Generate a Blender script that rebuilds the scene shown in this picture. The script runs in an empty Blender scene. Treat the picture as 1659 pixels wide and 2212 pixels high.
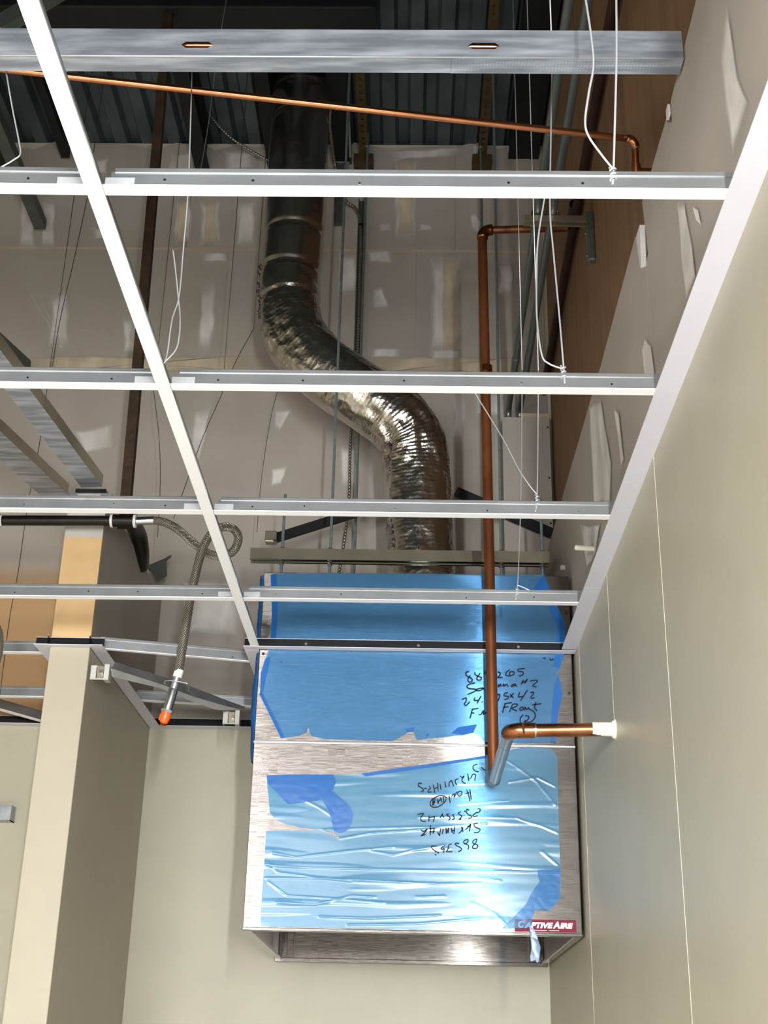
import bpy, bmesh, math, random
from mathutils import Vector, Matrix, noise
from mathutils.geometry import tessellate_polygon
random.seed(7)
C = bpy.context.scene.collection
SC = bpy.context.scene

# ------------------------------------------------------------------ camera
IW, IH, FPX = 1659, 2212, 2808.3
PITCH, YAW, ROLL, CZ = .4096, .0249, -.0225, 1.53
CAMR = Matrix.Rotation(YAW, 3, 'Z') @ Matrix.Rotation(PITCH, 3, 'X') @ Matrix.Rotation(ROLL, 3, 'Y')
cam_d = bpy.data.cameras.new('camera'); cam = bpy.data.objects.new('camera', cam_d); C.objects.link(cam)
cam_d.sensor_fit = 'VERTICAL'; cam_d.sensor_height = 24; cam_d.lens = 24 * FPX / IH
cam_d.clip_start = .05; cam_d.clip_end = 60
rt, fw, up = CAMR.col[0], CAMR.col[1], CAMR.col[2]
cm = Matrix.Identity(4)
for i in range(3):
    cm[i][0] = rt[i]; cm[i][1] = up[i]; cm[i][2] = -fw[i]
cm[2][3] = CZ
cam.matrix_world = cm
SC.camera = cam
def at(px, py, Y=None, X=None, Z=None):
    """the point of a real plane (X, Y or Z constant) seen at a photo pixel"""
    r = CAMR @ Vector(((px - IW / 2) / FPX, 1, -(py - IH / 2) / FPX))
    t = Y / r.y if Y is not None else X / r.x if X is not None else (Z - CZ) / r.z
    return Vector((r.x * t, r.y * t, r.z * t + CZ))

# ------------------------------------------------------------------ world, light, exposure
w = bpy.data.worlds.new('world'); SC.world = w; w.use_nodes = True
w.node_tree.nodes['Background'].inputs[0].default_value = (.5, .5, .5, 1)
w.node_tree.nodes['Background'].inputs[1].default_value = .02
def area(name, loc, target, sx, sy, power, col=(1, .97, .92)):
    d = bpy.data.lights.new(name, 'AREA'); d.shape = 'RECTANGLE'; d.size = sx; d.size_y = sy
    d.energy = power; d.color = col
    o = bpy.data.objects.new(name, d); C.objects.link(o); o.location = loc
    o.rotation_euler = (Vector(target) - Vector(loc)).to_track_quat('-Z', 'Y').to_euler()
    return o
area('strip_and_fill_light', (.458, -1.5, 1.9), (.2, 3.9, 2.4), .07, 1.2, 160, (.97, 1, .98))
area('strip_and_fill_light', (-1.7, -2.2, 2.0), (-.5, 4.9, 2.7), 1.2, .4, 110, (1, .985, .97))  # added fill lamp, aimed forward to brighten the plenum
area('strip_and_fill_light', (-.45, -.9, 1.9), (-.3, 4.9, 3.1), 1.2, .4, 45, (1, .985, .97))  # second added fill, low behind the camera, lifting the plenum
for lx, ly, pw in ((-.7, .2, 32), (-2.3, .2, 10), (-.7, -2.0, 14), (-2.3, -2.0, 10)):
    area('overhead_fill', (lx, ly, 2.72), (lx, ly, 0), .6, 1.2, pw, (.97, .985, 1))  # unseen fill lamps added to bounce light up off the floor
SC.view_settings.view_transform = 'Standard'; SC.view_settings.look = 'None'
SC.view_settings.gamma = 1; SC.view_settings.exposure = .1
SC.view_settings.use_curve_mapping = False

# ------------------------------------------------------------------ materials
def lin(c):
    if isinstance(c, str):
        c = [int(c[i:i + 2], 16) / 255 for i in (0, 2, 4)]
    return tuple((x / 12.92 if x <= .04045 else ((x + .055) / 1.055) ** 2.4) for x in c) + (1,)
M = {}
def mat(name, col, rough=.6, metal=0., var=.0, vscale=8., stretch=(1, 1, 1), bump=0., bscale=60., spec=.5, col2=None, lo=.35, hi=.65, detail=4, coat=0, rvar=0):
    m = bpy.data.materials.new(name); m.use_nodes = True; M[name] = m
    nt = m.node_tree; b = nt.nodes['Principled BSDF']
    b.inputs['Roughness'].default_value = rough; b.inputs['Metallic'].default_value = metal
    b.inputs['Specular IOR Level'].default_value = spec
    if coat: b.inputs['Coat Weight'].default_value = coat
    base = lin(col); b.inputs['Base Color'].default_value = base
    tc = nt.nodes.new('ShaderNodeTexCoord'); mp = nt.nodes.new('ShaderNodeMapping'); nt.links.new(tc.outputs['Object'], mp.inputs[0])
    mp.inputs['Scale'].default_value = stretch
    if var or col2:
        n = nt.nodes.new('ShaderNodeTexNoise'); n.inputs['Scale'].default_value = vscale; n.inputs['Detail'].default_value = detail
        nt.links.new(mp.outputs[0], n.inputs['Vector'])
        r = nt.nodes.new('ShaderNodeValToRGB'); nt.links.new(n.outputs[0], r.inputs[0])
        r.color_ramp.elements[0].position = lo; r.color_ramp.elements[1].position = hi
        c2 = lin(col2) if col2 else tuple(min(1, x * (1 + var)) for x in base[:3]) + (1,)
        c1 = base if col2 else tuple(x * (1 - var) for x in base[:3]) + (1,)
        r.color_ramp.elements[0].color = c1; r.color_ramp.elements[1].color = c2
        nt.links.new(r.outputs[0], b.inputs['Base Color'])
        if rvar:
            mr = nt.nodes.new('ShaderNodeMapRange'); mr.inputs[3].default_value = rough - rvar; mr.inputs[4].default_value = rough + rvar
            nt.links.new(n.outputs[0], mr.inputs[0]); nt.links.new(mr.outputs[0], b.inputs['Roughness'])
    if bump:
        n = nt.nodes.new('ShaderNodeTexNoise'); n.inputs['Scale'].default_value = bscale; n.inputs['Detail'].default_value = 3
        nt.links.new(mp.outputs[0], n.inputs['Vector'])
        bp = nt.nodes.new('ShaderNodeBump'); bp.inputs['Strength'].default_value = bump; bp.inputs['Distance'].default_value = .01
        nt.links.new(n.outputs[0], bp.inputs['Height']); nt.links.new(bp.outputs[0], b.inputs['Normal'])
    return m
mat('wall_paint', 'aea997', .42, var=.03, vscale=5, bump=.04, bscale=180, spec=.4)
mat('wing_paint', 'afa796', .5, var=.02, vscale=5, bump=.03, bscale=180, spec=.35)
mat('drywall', 'aca49c', .85, var=.05, vscale=4, spec=.2)
mat('drywall_edge', 'd8d4d4', .9, var=.05, vscale=60, spec=.1)
mat('tan_board', 'dcb98a', .8, var=.04, vscale=14, spec=.2)
mat('plywood', '7a5f4a', .75, col2='8f7053', vscale=3.2, stretch=(5, 5, .5), lo=.3, hi=.7, detail=6, bump=.05, bscale=20, spec=.25)
mat('white_paint', 'f4f3f6', .35, spec=.5)
mat('trim_paint', 'd4d3de', .35, var=.02, vscale=4)
mat('black_metal', '15171c', .35, metal=.3)
mat('galv', 'a3a8ae', .36, metal=.75, var=.16, vscale=22, rvar=.1)
mat('galv_stud', '8b929e', .5, metal=.45, col2='c4cad6', vscale=7, stretch=(.8, 6, 6), lo=.42, hi=.7, rvar=.1)
mat('tee_web', 'aeb2b6', .3, metal=.8, var=.08, vscale=12)
mat('copper', 'b87a52', .28, metal=1, col2='7f4c2e', vscale=14, stretch=(1, 1, 1), lo=.4, hi=.75, rvar=.12)
mat('copper_bright', 'd48e64', .22, metal=1, var=.12, vscale=9)
mat('copper_dark', '8a5230', .42, metal=.6, col2='5e351b', vscale=18, stretch=(1, 1, .35), lo=.4, hi=.7, rvar=.1)
mat('silver_grey', 'a09c9a', .3, metal=.8, var=.15, vscale=30)  # silver-grey metal of the lower elbow and nipple
mat('solder', 'c9cbd0', .25, metal=1)
mat('rust', '241709', .8, metal=.1, col2='3d2812', vscale=24, bump=.25, bscale=90)
mat('dark_pipe', '2d1a12', .6, metal=.3, col2='3f2318', vscale=15)
mat('black_pipe', '17130f', .38, metal=.4, var=.3, vscale=30)
mat('ptfe', 'd9d8d4', .7)
mat('dark_steel', '14181a', .6, metal=.2, var=.25, vscale=9)
mat('deck', '4b565b', .55, metal=.25, var=.2, vscale=6)
mat('grey_steel', '5a605c', .5, metal=.5, var=.15, vscale=12)
mat('conduit', '7d8787', .36, metal=.75, var=.12, vscale=9, stretch=(4, .5, 4))
mat('rod', '8fa0a4', .4, metal=.7, var=.1, vscale=60)
mat('wire', 'c9ccd0', .35, metal=.5)
mat('wire_dark', '4b4b48', .45, metal=.5)
mat('flex_cable', '8f8c80', .38, metal=.8, var=.1, vscale=30)
mat('angle_brown', '4a3d22', .6, metal=.35, col2='5d4d2a', vscale=18)
mat('galv_dull', 'b9bab4', .5, metal=.3, var=.08, vscale=12)
mat('strut_zinc', 'b7b09c', .3, metal=.8, var=.08, vscale=14)
mat('orange_plastic', 'f2601c', .35, coat=.2)
mat('brass', 'b58a3c', .3, metal=1)
mat('paper', 'e4e2de', .7)
mat('ink', '15161c', .6, spec=.2)
mat('ink_purple', '2a2038', .6, spec=.2)
mat('maroon', '7c1f3b', .6, spec=.2)
mat('label_white', 'eeeaf0', .5)
mat('foam', 'c08f4e', .8, var=.25, vscale=40, bump=.5, bscale=60)
mat('caulk', 'e6e2d4', .6)
mat('concrete', 'd6d3cc', .6, var=.08, vscale=3)
mat('room_wall', 'cfc8b4', .7)
mat('mud_white', 'c4beb8', .9, var=.05, vscale=6, spec=.1)
mat('mud_tan', 'c2b29c', .9, var=.07, vscale=6, spec=.1)
mat('fluor_body', 'e8e8e8', .5)
mat('red_tape', 'b5463c', .6)

# warm light painted as a soft tan fade low on the left back wall
def warm_light_wall():
    m = mat('drywall_warm_light', 'aca49c', .85, spec=.2); nt = m.node_tree; b = nt.nodes['Principled BSDF']
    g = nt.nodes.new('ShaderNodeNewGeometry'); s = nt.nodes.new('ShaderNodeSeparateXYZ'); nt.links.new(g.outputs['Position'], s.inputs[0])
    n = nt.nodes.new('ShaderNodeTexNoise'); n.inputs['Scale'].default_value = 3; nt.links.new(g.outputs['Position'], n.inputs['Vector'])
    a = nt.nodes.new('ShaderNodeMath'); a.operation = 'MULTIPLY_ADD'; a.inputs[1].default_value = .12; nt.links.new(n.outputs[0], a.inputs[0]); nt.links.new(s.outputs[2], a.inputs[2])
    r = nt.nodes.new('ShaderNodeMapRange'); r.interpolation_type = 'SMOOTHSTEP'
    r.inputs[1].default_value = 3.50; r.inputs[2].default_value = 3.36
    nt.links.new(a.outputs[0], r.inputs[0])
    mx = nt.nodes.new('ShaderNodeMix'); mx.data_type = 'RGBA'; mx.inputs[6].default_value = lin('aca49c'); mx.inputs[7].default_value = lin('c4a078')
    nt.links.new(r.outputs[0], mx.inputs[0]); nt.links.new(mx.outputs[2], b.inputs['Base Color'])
warm_light_wall()

def feather(name, col):                       # thin trowelled compound that fades out at its rim
    m = mat(name, col, .9, var=.05, vscale=6, spec=.1); nt = m.node_tree; b = nt.nodes['Principled BSDF']; o = nt.nodes['Material Output']
    a = nt.nodes.new('ShaderNodeAttribute'); a.attribute_name = 'feather'
    n = nt.nodes.new('ShaderNodeTexNoise'); n.inputs['Scale'].default_value = 9; n.inputs['Detail'].default_value = 5
    tc = nt.nodes.new('ShaderNodeTexCoord'); mp = nt.nodes.new('ShaderNodeMapping'); mp.inputs['Scale'].default_value = (1, 1, .6)
    nt.links.new(tc.outputs['Object'], mp.inputs[0]); nt.links.new(mp.outputs[0], n.inputs['Vector'])
    q = nt.nodes.new('ShaderNodeMapRange'); q.inputs[1].default_value = .3; q.inputs[2].default_value = .7; q.inputs[3].default_value = .6; q.inputs[4].default_value = 1.05
    nt.links.new(n.outputs[0], q.inputs[0])
    mu = nt.nodes.new('ShaderNodeMath'); mu.operation = 'MULTIPLY'; mu.use_clamp = True
    nt.links.new(a.outputs['Fac'], mu.inputs[0]); nt.links.new(q.outputs[0], mu.inputs[1])
    t = nt.nodes.new('ShaderNodeBsdfTransparent'); mx = nt.nodes.new('ShaderNodeMixShader')
    nt.links.new(mu.outputs[0], mx.inputs[0]); nt.links.new(t.outputs[0], mx.inputs[1]); nt.links.new(b.outputs[0], mx.inputs[2])
    nt.links.new(mx.outputs[0], o.inputs[0])
feather('compound', 'e4e0dc'); feather('compound_tan', 'd6c6ae')

def steel():                                  # brushed sideways: fine grooves tip the normal up and down
    m = mat('stainless', '7e7976', .11, metal=1, spec=.5); nt = m.node_tree; b = nt.nodes['Principled BSDF']
    g = nt.nodes.new('ShaderNodeNewGeometry'); hs = []
    for k in (43000, 29000):
        mp = nt.nodes.new('ShaderNodeMapping'); mp.inputs['Scale'].default_value = (40, 40, k); nt.links.new(g.outputs['Position'], mp.inputs[0])
        fl_ = nt.nodes.new('ShaderNodeVectorMath'); fl_.operation = 'FLOOR'; nt.links.new(mp.outputs[0], fl_.inputs[0])
        wn = nt.nodes.new('ShaderNodeTexWhiteNoise'); nt.links.new(fl_.outputs[0], wn.inputs['Vector']); hs.append(wn)
    ad = nt.nodes.new('ShaderNodeMath'); ad.operation = 'ADD'; nt.links.new(hs[0].outputs[0], ad.inputs[0]); nt.links.new(hs[1].outputs[0], ad.inputs[1])
    sb = nt.nodes.new('ShaderNodeMath'); sb.operation = 'MULTIPLY_ADD'; sb.inputs[1].default_value = .5; sb.inputs[2].default_value = -.5; nt.links.new(ad.outputs[0], sb.inputs[0])
    cx = nt.nodes.new('ShaderNodeCombineXYZ'); nt.links.new(sb.outputs[0], cx.inputs[2])
    n2 = nt.nodes.new('ShaderNodeTexNoise'); n2.inputs['Scale'].default_value = 2.5; nt.links.new(g.outputs['Position'], n2.inputs['Vector'])
    wv = nt.nodes.new('ShaderNodeMath'); wv.operation = 'MULTIPLY_ADD'; wv.inputs[1].default_value = .05; wv.inputs[2].default_value = -.025; nt.links.new(n2.outputs[0], wv.inputs[0]); nt.links.new(wv.outputs[0], cx.inputs[0])
    va = nt.nodes.new('ShaderNodeVectorMath'); nt.links.new(g.outputs['Normal'], va.inputs[0]); nt.links.new(cx.outputs[0], va.inputs[1])
    vn = nt.nodes.new('ShaderNodeVectorMath'); vn.operation = 'NORMALIZE'; nt.links.new(va.outputs[0], vn.inputs[0]); nt.links.new(vn.outputs[0], b.inputs['Normal'])
steel()
mat('stainless_inner', 'c4bfba', .4, metal=.55, var=.05, vscale=3)
def film(name, tint, body, fac, gl=.6):
    m = bpy.data.materials.new(name); m.use_nodes = True; M[name] = m; nt = m.node_tree
    b = nt.nodes['Principled BSDF']; o = nt.nodes['Material Output']
    b.inputs['Base Color'].default_value = lin(body); b.inputs['Roughness'].default_value = .3
    t = nt.nodes.new('ShaderNodeBsdfTransparent'); t.inputs[0].default_value = lin(tint)
    mx = nt.nodes.new('ShaderNodeMixShader'); mx.inputs[0].default_value = fac
    nt.links.new(t.outputs[0], mx.inputs[1]); nt.links.new(b.outputs[0], mx.inputs[2])
    g = nt.nodes.new('ShaderNodeBsdfGlossy'); g.inputs['Roughness'].default_value = .16; g.inputs['Color'].default_value = (gl, gl, gl, 1)
    fr = nt.nodes.new('ShaderNodeFresnel'); fr.inputs[0].default_value = 1.5
    m2 = nt.nodes.new('ShaderNodeMixShader'); nt.links.new(fr.outputs[0], m2.inputs[0])
    nt.links.new(mx.outputs[0], m2.inputs[1]); nt.links.new(g.outputs[0], m2.inputs[2]); nt.links.new(m2.outputs[0], o.inputs[0])
film('film', 'a8d6fa', '68acea', .3)
film('film_thin', 'a6d2f4', '5aa4e6', .18, .15)
film('film_lower', 'a6d4f2', '74b6e2', .38)
film('film_fold', '6fb0ea', '2f80d8', .5, .3)
def foil():
    m = mat('foil', 'c4c0b8', .26, metal=1); nt = m.node_tree; b = nt.nodes['Principled BSDF']
    tc = nt.nodes.new('ShaderNodeTexCoord')
    v = nt.nodes.new('ShaderNodeTexVoronoi'); v.inputs['Scale'].default_value = 26; nt.links.new(tc.outputs['Object'], v.inputs['Vector'])
    n = nt.nodes.new('ShaderNodeTexNoise'); n.inputs['Scale'].default_value = 34; n.inputs['Detail'].default_value = 4; nt.links.new(tc.outputs['Object'], n.inputs['Vector'])
    ad = nt.nodes.new('ShaderNodeMath'); nt.links.new(v.outputs[0], ad.inputs[0]); nt.links.new(n.outputs[0], ad.inputs[1])
    a = nt.nodes.new('ShaderNodeAttribute'); a.attribute_name = 'feather'
    mu = nt.nodes.new('ShaderNodeMath'); mu.operation = 'MULTIPLY'; nt.links.new(a.outputs['Fac'], mu.inputs[0]); nt.links.new(ad.outputs[0], mu.inputs[1])
    bp = nt.nodes.new('ShaderNodeBump'); bp.inputs['Strength'].default_value = .35; bp.inputs['Distance'].default_value = .02
    nt.links.new(mu.outputs[0], bp.inputs['Height']); nt.links.new(bp.outputs[0], b.inputs['Normal'])
foil()
def braid():
    m = mat('braid', '9a978e', .3, metal=.9); nt = m.node_tree; b = nt.nodes['Principled BSDF']
    uv = nt.nodes.new('ShaderNodeUVMap')
    hs = []
    for ang in (.7, -.7):
        mp = nt.nodes.new('ShaderNodeMapping'); mp.inputs['Rotation'].default_value[2] = ang; nt.links.new(uv.outputs[0], mp.inputs[0])
        wv = nt.nodes.new('ShaderNodeTexWave'); wv.inputs['Scale'].default_value = 60; nt.links.new(mp.outputs[0], wv.inputs['Vector']); hs.append(wv)
    ad = nt.nodes.new('ShaderNodeMath'); ad.operation = 'MAXIMUM'; nt.links.new(hs[0].outputs[1], ad.inputs[0]); nt.links.new(hs[1].outputs[1], ad.inputs[1])
    bp = nt.nodes.new('ShaderNodeBump'); bp.inputs['Strength'].default_value = .9; bp.inputs['Distance'].default_value = .004
    nt.links.new(ad.outputs[0], bp.inputs['Height']); nt.links.new(bp.outputs[0], b.inputs['Normal'])
    r = nt.nodes.new('ShaderNodeValToRGB'); r.color_ramp.elements[0].color = lin('4e4a42'); r.color_ramp.elements[1].color = lin('bab6aa')
    nt.links.new(ad.outputs[0], r.inputs[0]); nt.links.new(r.outputs[0], b.inputs['Base Color'])
braid()

# ------------------------------------------------------------------ mesh helpers
OFF = {}
class MB:
    def __init__(s): s.v = []; s.f = []; s.uv = None; s.att = None
    def add(s, vs, fs):
        n = len(s.v); s.v += [Vector(p) for p in vs]; s.f += [tuple(i + n for i in f) for f in fs]; return s
    def box(s, a, b):
        x0, y0, z0 = a; x1, y1, z1 = b
        return s.add([(x0, y0, z0), (x1, y0, z0), (x1, y1, z0), (x0, y1, z0), (x0, y0, z1), (x1, y0, z1), (x1, y1, z1), (x0, y1, z1)],
                     [(3, 2, 1, 0), (4, 5, 6, 7), (0, 1, 5, 4), (1, 2, 6, 5), (2, 3, 7, 6), (3, 0, 4, 7)])
    def sweep(s, prof, p0, p1, upv=(0, 0, 1)):      # closed 2-D profile (side, up) along p0-p1
        p0, p1 = Vector(p0), Vector(p1); d = (p1 - p0).normalized(); sd = d.cross(Vector(upv)).normalized(); u = sd.cross(d)
        n = len(prof)
        vs = [p0 + sd * a + u * b for a, b in prof] + [p1 + sd * a + u * b for a, b in prof]
        fs = [(i, (i + 1) % n, n + (i + 1) % n, n + i) for i in range(n)] + [tuple(range(n))[::-1], tuple(range(n, 2 * n))]
        return s.add(vs, fs)
    def tube(s, pts, r, n=14, caps=True):
        pts = [Vector(p) for p in pts]; m = len(pts)
        rs = r if isinstance(r, (list, tuple)) else [r] * m
        t = [(pts[min(i + 1, m - 1)] - pts[max(i - 1, 0)]).normalized() for i in range(m)]
        a = Vector((0, 0, 1)) if abs(t[0].z) < .9 else Vector((0, 1, 0))
        nrm = (a - t[0] * a.dot(t[0])).normalized(); vs = []
        for i in range(m):
            nrm = (nrm - t[i] * nrm.dot(t[i])).normalized(); bi = t[i].cross(nrm)
            vs += [pts[i] + (nrm * math.cos(2 * math.pi * k / n) + bi * math.sin(2 * math.pi * k / n)) * rs[i] for k in range(n)]
        fs = [(i * n + k, i * n + (k + 1) % n, (i + 1) * n + (k + 1) % n, (i + 1) * n + k) for i in range(m - 1) for k in range(n)]
        if caps: fs += [tuple(range(n))[::-1], tuple(range((m - 1) * n, m * n))]
        return s.add(vs, fs)
    def cell(s, o, U, V, w_, h_, hw, hh, cu=.5, cv=.5):        # rectangle with an eight-sided hole
        o, U, V = Vector(o), Vector(U), Vector(V)
        out = [(0, 0), (.5, 0), (1, 0), (1, .5), (1, 1), (.5, 1), (0, 1), (0, .5)]
        inn = [(-.7, -1), (0, -1), (.7, -1), (1, 0), (.7, 1), (0, 1), (-.7, 1), (-1, 0)] if hw > hh * 1.3 else [(math.cos(k * math.pi / 4 - math.pi * .75), math.sin(k * math.pi / 4 - math.pi * .75)) for k in range(8)]
        vs = [o + U * (a * w_) + V * (b * h_) for a, b in out] + [o + U * (cu * w_ + a * hw / 2) + V * (cv * h_ + b * hh / 2) for a, b in inn]
        return s.add(vs, [(i, (i + 1) % 8, 8 + (i + 1) % 8, 8 + i) for i in range(8)])
    def quad(s, o, U, V): 
        o, U, V = Vector(o), Vector(U), Vector(V)
        return s.add([o, o + U, o + U + V, o + V], [(0, 1, 2, 3)])
    def build(s, name, m, parent=None, smooth=False, bevel=0, solid=0, root=None):
        me = bpy.data.meshes.new(name); off = Vector((0, 0, 0))
        if parent is not None: off = OFF.get(parent.name, off)
        me.from_pydata([tuple(p - off) for p in s.v], [], s.f)
        o = bpy.data.objects.new(name, me); C.objects.link(o)
        me.materials.append(M[m] if isinstance(m, str) else m)
        if s.att is not None:
            a = me.attributes.new('feather', 'FLOAT', 'POINT')
            for i, x in enumerate(s.att): a.data[i].value = x
        if s.uv is not None:
            u = me.uv_layers.new(name='UVMap')
            for p in me.polygons:
                for li in p.loop_indices: u.data[li].uv = s.uv(me.loops[li].vertex_index, p.index, s.v[me.loops[li].vertex_index])
        bm = bmesh.new(); bm.from_mesh(me); bmesh.ops.recalc_face_normals(bm, faces=bm.faces[:]); bm.to_mesh(me); bm.free()
        if parent is not None:
            o.parent = parent; OFF[o.name] = off
        if smooth:
            me.polygons.foreach_set('use_smooth', [True] * len(me.polygons))
            if smooth == 'auto': me.set_sharp_from_angle(angle=math.radians(35))
        if solid:
            q = o.modifiers.new('solid', 'SOLIDIFY'); q.thickness = solid; q.offset = 0
        if bevel:
            q = o.modifiers.new('bevel', 'BEVEL'); q.width = bevel; q.segments = 2; q.limit_method = 'ANGLE'
        return o
def tag(o, label, cat, group=None):
    o['label'] = label; o['category'] = cat
    if group: o['group'] = group
    return o
def thing(name, loc, label, cat, group=None):
    o = bpy.data.objects.new(name, None); C.objects.link(o); o.location = loc; o.empty_display_size = .05
    OFF[o.name] = Vector(loc); return tag(o, label, cat, group)
def struct(o): o['kind'] = 'structure'; return o
def sroot(name, loc=(0, 0, 0)):
    o = bpy.data.objects.new(name, None); C.objects.link(o); o.location = loc; OFF[o.name] = Vector(loc); return struct(o)
def smooth_path(pts, n=8):                         # Catmull-Rom through points
    P = [Vector(p) for p in pts]; out = []
    for i in range(len(P) - 1):
        a, b, c, d = P[max(i - 1, 0)], P[i], P[i + 1], P[min(i + 2, len(P) - 1)]
        for k in range(n):
            t = k / n
            out.append(.5 * ((2 * b) + (c - a) * t + (2 * a - 5 * b + 4 * c - d) * t * t + (3 * b - a - 3 * c + d) * t ** 3))
    return out + [P[-1]]
def arc(p_in, corner, p_out, r, n=8):              # pipe elbow centre line
    c = Vector(corner); a = (Vector(p_in) - c).normalized(); b = (Vector(p_out) - c).normalized()
    s, e = c + a * r, c + b * r
    return [(s * (1 - t) ** 2 + c * 2 * t * (1 - t) + e * t * t) for t in [k / n for k in range(n + 1)]]

H = 2.743; YH = 3.885; YB = 4.92; XR = .507; XP = .572
HL, HR, ZB, ZT, ZE = -.475, .4955, 1.909, 2.453, 3.003
WL, WR = -1.1335, -1.0077
DECK = 5.56; XM_T = -.4858

# ------------------------------------------------------------------ the setting
fl = MB().box((-4, -4, -.1), (.7, 5.1, 0)).build('floor', 'concrete'); struct(fl)
struct(MB().box((-4.1, -4, 0), (-4, 5.1, DECK)).build('wall_left', 'room_wall'))
struct(MB().box((-4, -4.1, 0), (.7, -4, DECK)).build('wall_front', 'room_wall'))

# metal roof deck: ribbed sheets running towards the back wall
ceil_ = sroot('ceiling', (0, 0, DECK))
def deck_sheet(x0, n, y0, y1):
    p = .127; prof = []
    for i in range(n):
        b = x0 + i * p
        prof += [(b, 0), (b + .055, 0), (b + .070, .038), (b + .112, .038)]
    prof.append((x0 + n * p, 0))
    m = MB(); k = len(prof)
    m.add([(x, y0, DECK + z) for x, z in prof] + [(x, y1, DECK + z) for x, z in prof], [(i, i + 1, k + i + 1, k + i) for i in range(k - 1)])
    m.build('deck_sheet', 'deck', ceil_, solid=.002)
for x0 in [-4.1 + i * .762 for i in range(7)]:
    deck_sheet(x0, 6, -4, 5.1)

# unseen acoustic tiles added behind the camera to darken the upper plenum
ct = sroot('shading_tiles', (-2, -2, H))
base_t = None
for ix in range(4):
    for iy in range(7):
        x0, y0 = XM_T - 1.22 * ix, .30 - .6096 * (iy + 1)
        if base_t is None:
            base_t = MB().box((x0 - 1.205, y0 + .004, H + .003), (x0 - .015, y0 + .6056, H + .018)).build('shading_tile', 'white_paint', ct)
        else:
            o = base_t.copy(); C.objects.link(o); o.parent = ct; o.location = (-1.22 * ix, -.6096 * iy, 0)
MB().box((XM_T, -3.97, H + .003), (.505, .30, H + .018)).build('shading_tile', 'white_paint', ct)

# back wall
wb = sroot('wall_back', (0, YB, 0))
def bx(m, a, b, name, mt, par, **k): return MB().box(a, b).build(name, mt, par, **k)
bx(0, (-4, YB + .013, 0), (.7, YB + .1, DECK), 'backing', 'room_wall', wb)
J = 4.955
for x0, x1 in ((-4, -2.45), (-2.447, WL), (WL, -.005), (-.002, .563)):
    bx(0, (x0, YB, H + .012), (x1, YB + .0125, J - .004), 'drywall_sheet', 'drywall_warm_light' if x1 <= WL else 'drywall', wb)
# top sheets with the ragged cut below the deck
def ragged(x0, x1, seed):
    random.seed(seed); n = max(3, int((x1 - x0) / .09)); xs = [x0 + (x1 - x0) * i / n for i in range(n + 1)]
    tp = [5.525 + random.uniform(-.018, .018) + (.03 if random.random() < .15 else 0) for _ in xs]
    m = MB(); k = n + 1
    vs = [(x, YB, J + .004) for x in xs] + [(x, YB, t) for x, t in zip(xs, tp)]
    vs += [(x, YB + .0125, z) for x, y, z in vs]
    fs = []
    for i in range(n):
        fs += [(i, i + 1, k + i + 1, k + i), (2 * k + i + 1, 2 * k + i, 3 * k + i, 3 * k + i + 1), (k + i, k + i + 1, 3 * k + i + 1, 3 * k + i), (i + 1, i, 2 * k + i, 2 * k + i + 1)]
    fs += [(0, k, 3 * k, 2 * k), (n, 2 * k + n, 3 * k + n, k + n)]
    m.add(vs, fs).build('drywall_sheet', 'drywall', wb)
for i, (a, b) in enumerate(((-4, -2.3), (-2.297, -1.05), (-1.047, .17), (.173, .563))): ragged(a, b, 20 + i)
# finished panels under the ceiling line
for a, b in ((-4, -1.62), (-1.615, WL), (WR, -.385 + .01), (-.37, .085), (.104, XR)):
    bx(0, (a, YB - .002, 0), (b, YB + .0125, H + .008), 'wall_panel', 'wall_paint', wb)
for x in (-.373, .0945): bx(0, (x - .011, YB - .0030, 0), (x + .011, YB + .003, H), 'divider_strip', 'wall_paint', wb)

# joint compound: feathered patches
LIFT = .0008
def compound(name, pts, par, mt, nrm, rim=.05, lift=.0015):
    global LIFT
    LIFT += .00006; lift = LIFT
    pts = [Vector(p) for p in pts]; c = sum(pts, Vector()) / len(pts); nrm = Vector(nrm)
    dense = []
    for i, p in enumerate(pts):
        q = pts[(i + 1) % len(pts)]; n = max(1, int((q - p).length / .04))
        dense += [p.lerp(q, k / n) for k in range(n)]
    def wob(p, i): return Vector((noise.noise(p * 9), noise.noise(p * 9 + Vector((5, 3, 1))), noise.noise(p * 9 + Vector((1, 7, 2))))) * .012
    ex = sorted(max(p[a] for p in pts) - min(p[a] for p in pts) for a in range(3))[1]; fr_ = min(.5, 1.5 * rim / ex)
    rings = [[], [], [], []]
    for i, p in enumerate(dense):
        d = c - p; p2 = p + wob(p, i); p2 = p2 - nrm * (p2 - p).dot(nrm) + nrm * lift
        for k in range(4): rings[k].append(p2 + d * (fr_ * k / 3))
    m = MB(); n = len(dense)
    m.add(sum(rings, []) + [c + nrm * lift], [(k * n + i, k * n + (i + 1) % n, (k + 1) * n + (i + 1) % n, (k + 1) * n + i) for k in range(3) for i in range(n)] + [(3 * n + i, 3 * n + (i + 1) % n, 4 * n) for i in range(n)])
    m.att = [0] * n + [.26] * n + [.74] * n + [1] * (n + 1)
    return m.build(name, mt, par)
BY = YB - .0006
def cb(px, mt='compound', rim=.045): return compound('joint_compound', [at(x, y, Y=BY) for x, y in px], wb, mt, (0, -1, 0), rim)
def rc(x0, y0, x1, y1): return [(x0, y0), (x1, y0), (x1, y1), (x0, y1)]
cb(rc(848, 325, 905, 535), 'compound'); cb(rc(858, 330, 895, 525), 'compound_tan')
cb(rc(925, 540, 1000, 780), 'compound'); cb(rc(955, 545, 992, 785), 'compound_tan', .02)
cb([(815, 485), (845, 480), (850, 500), (820, 503)], rim=.032); cb([(905, 480), (935, 485), (938, 500), (905, 502)], rim=.032)
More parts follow.
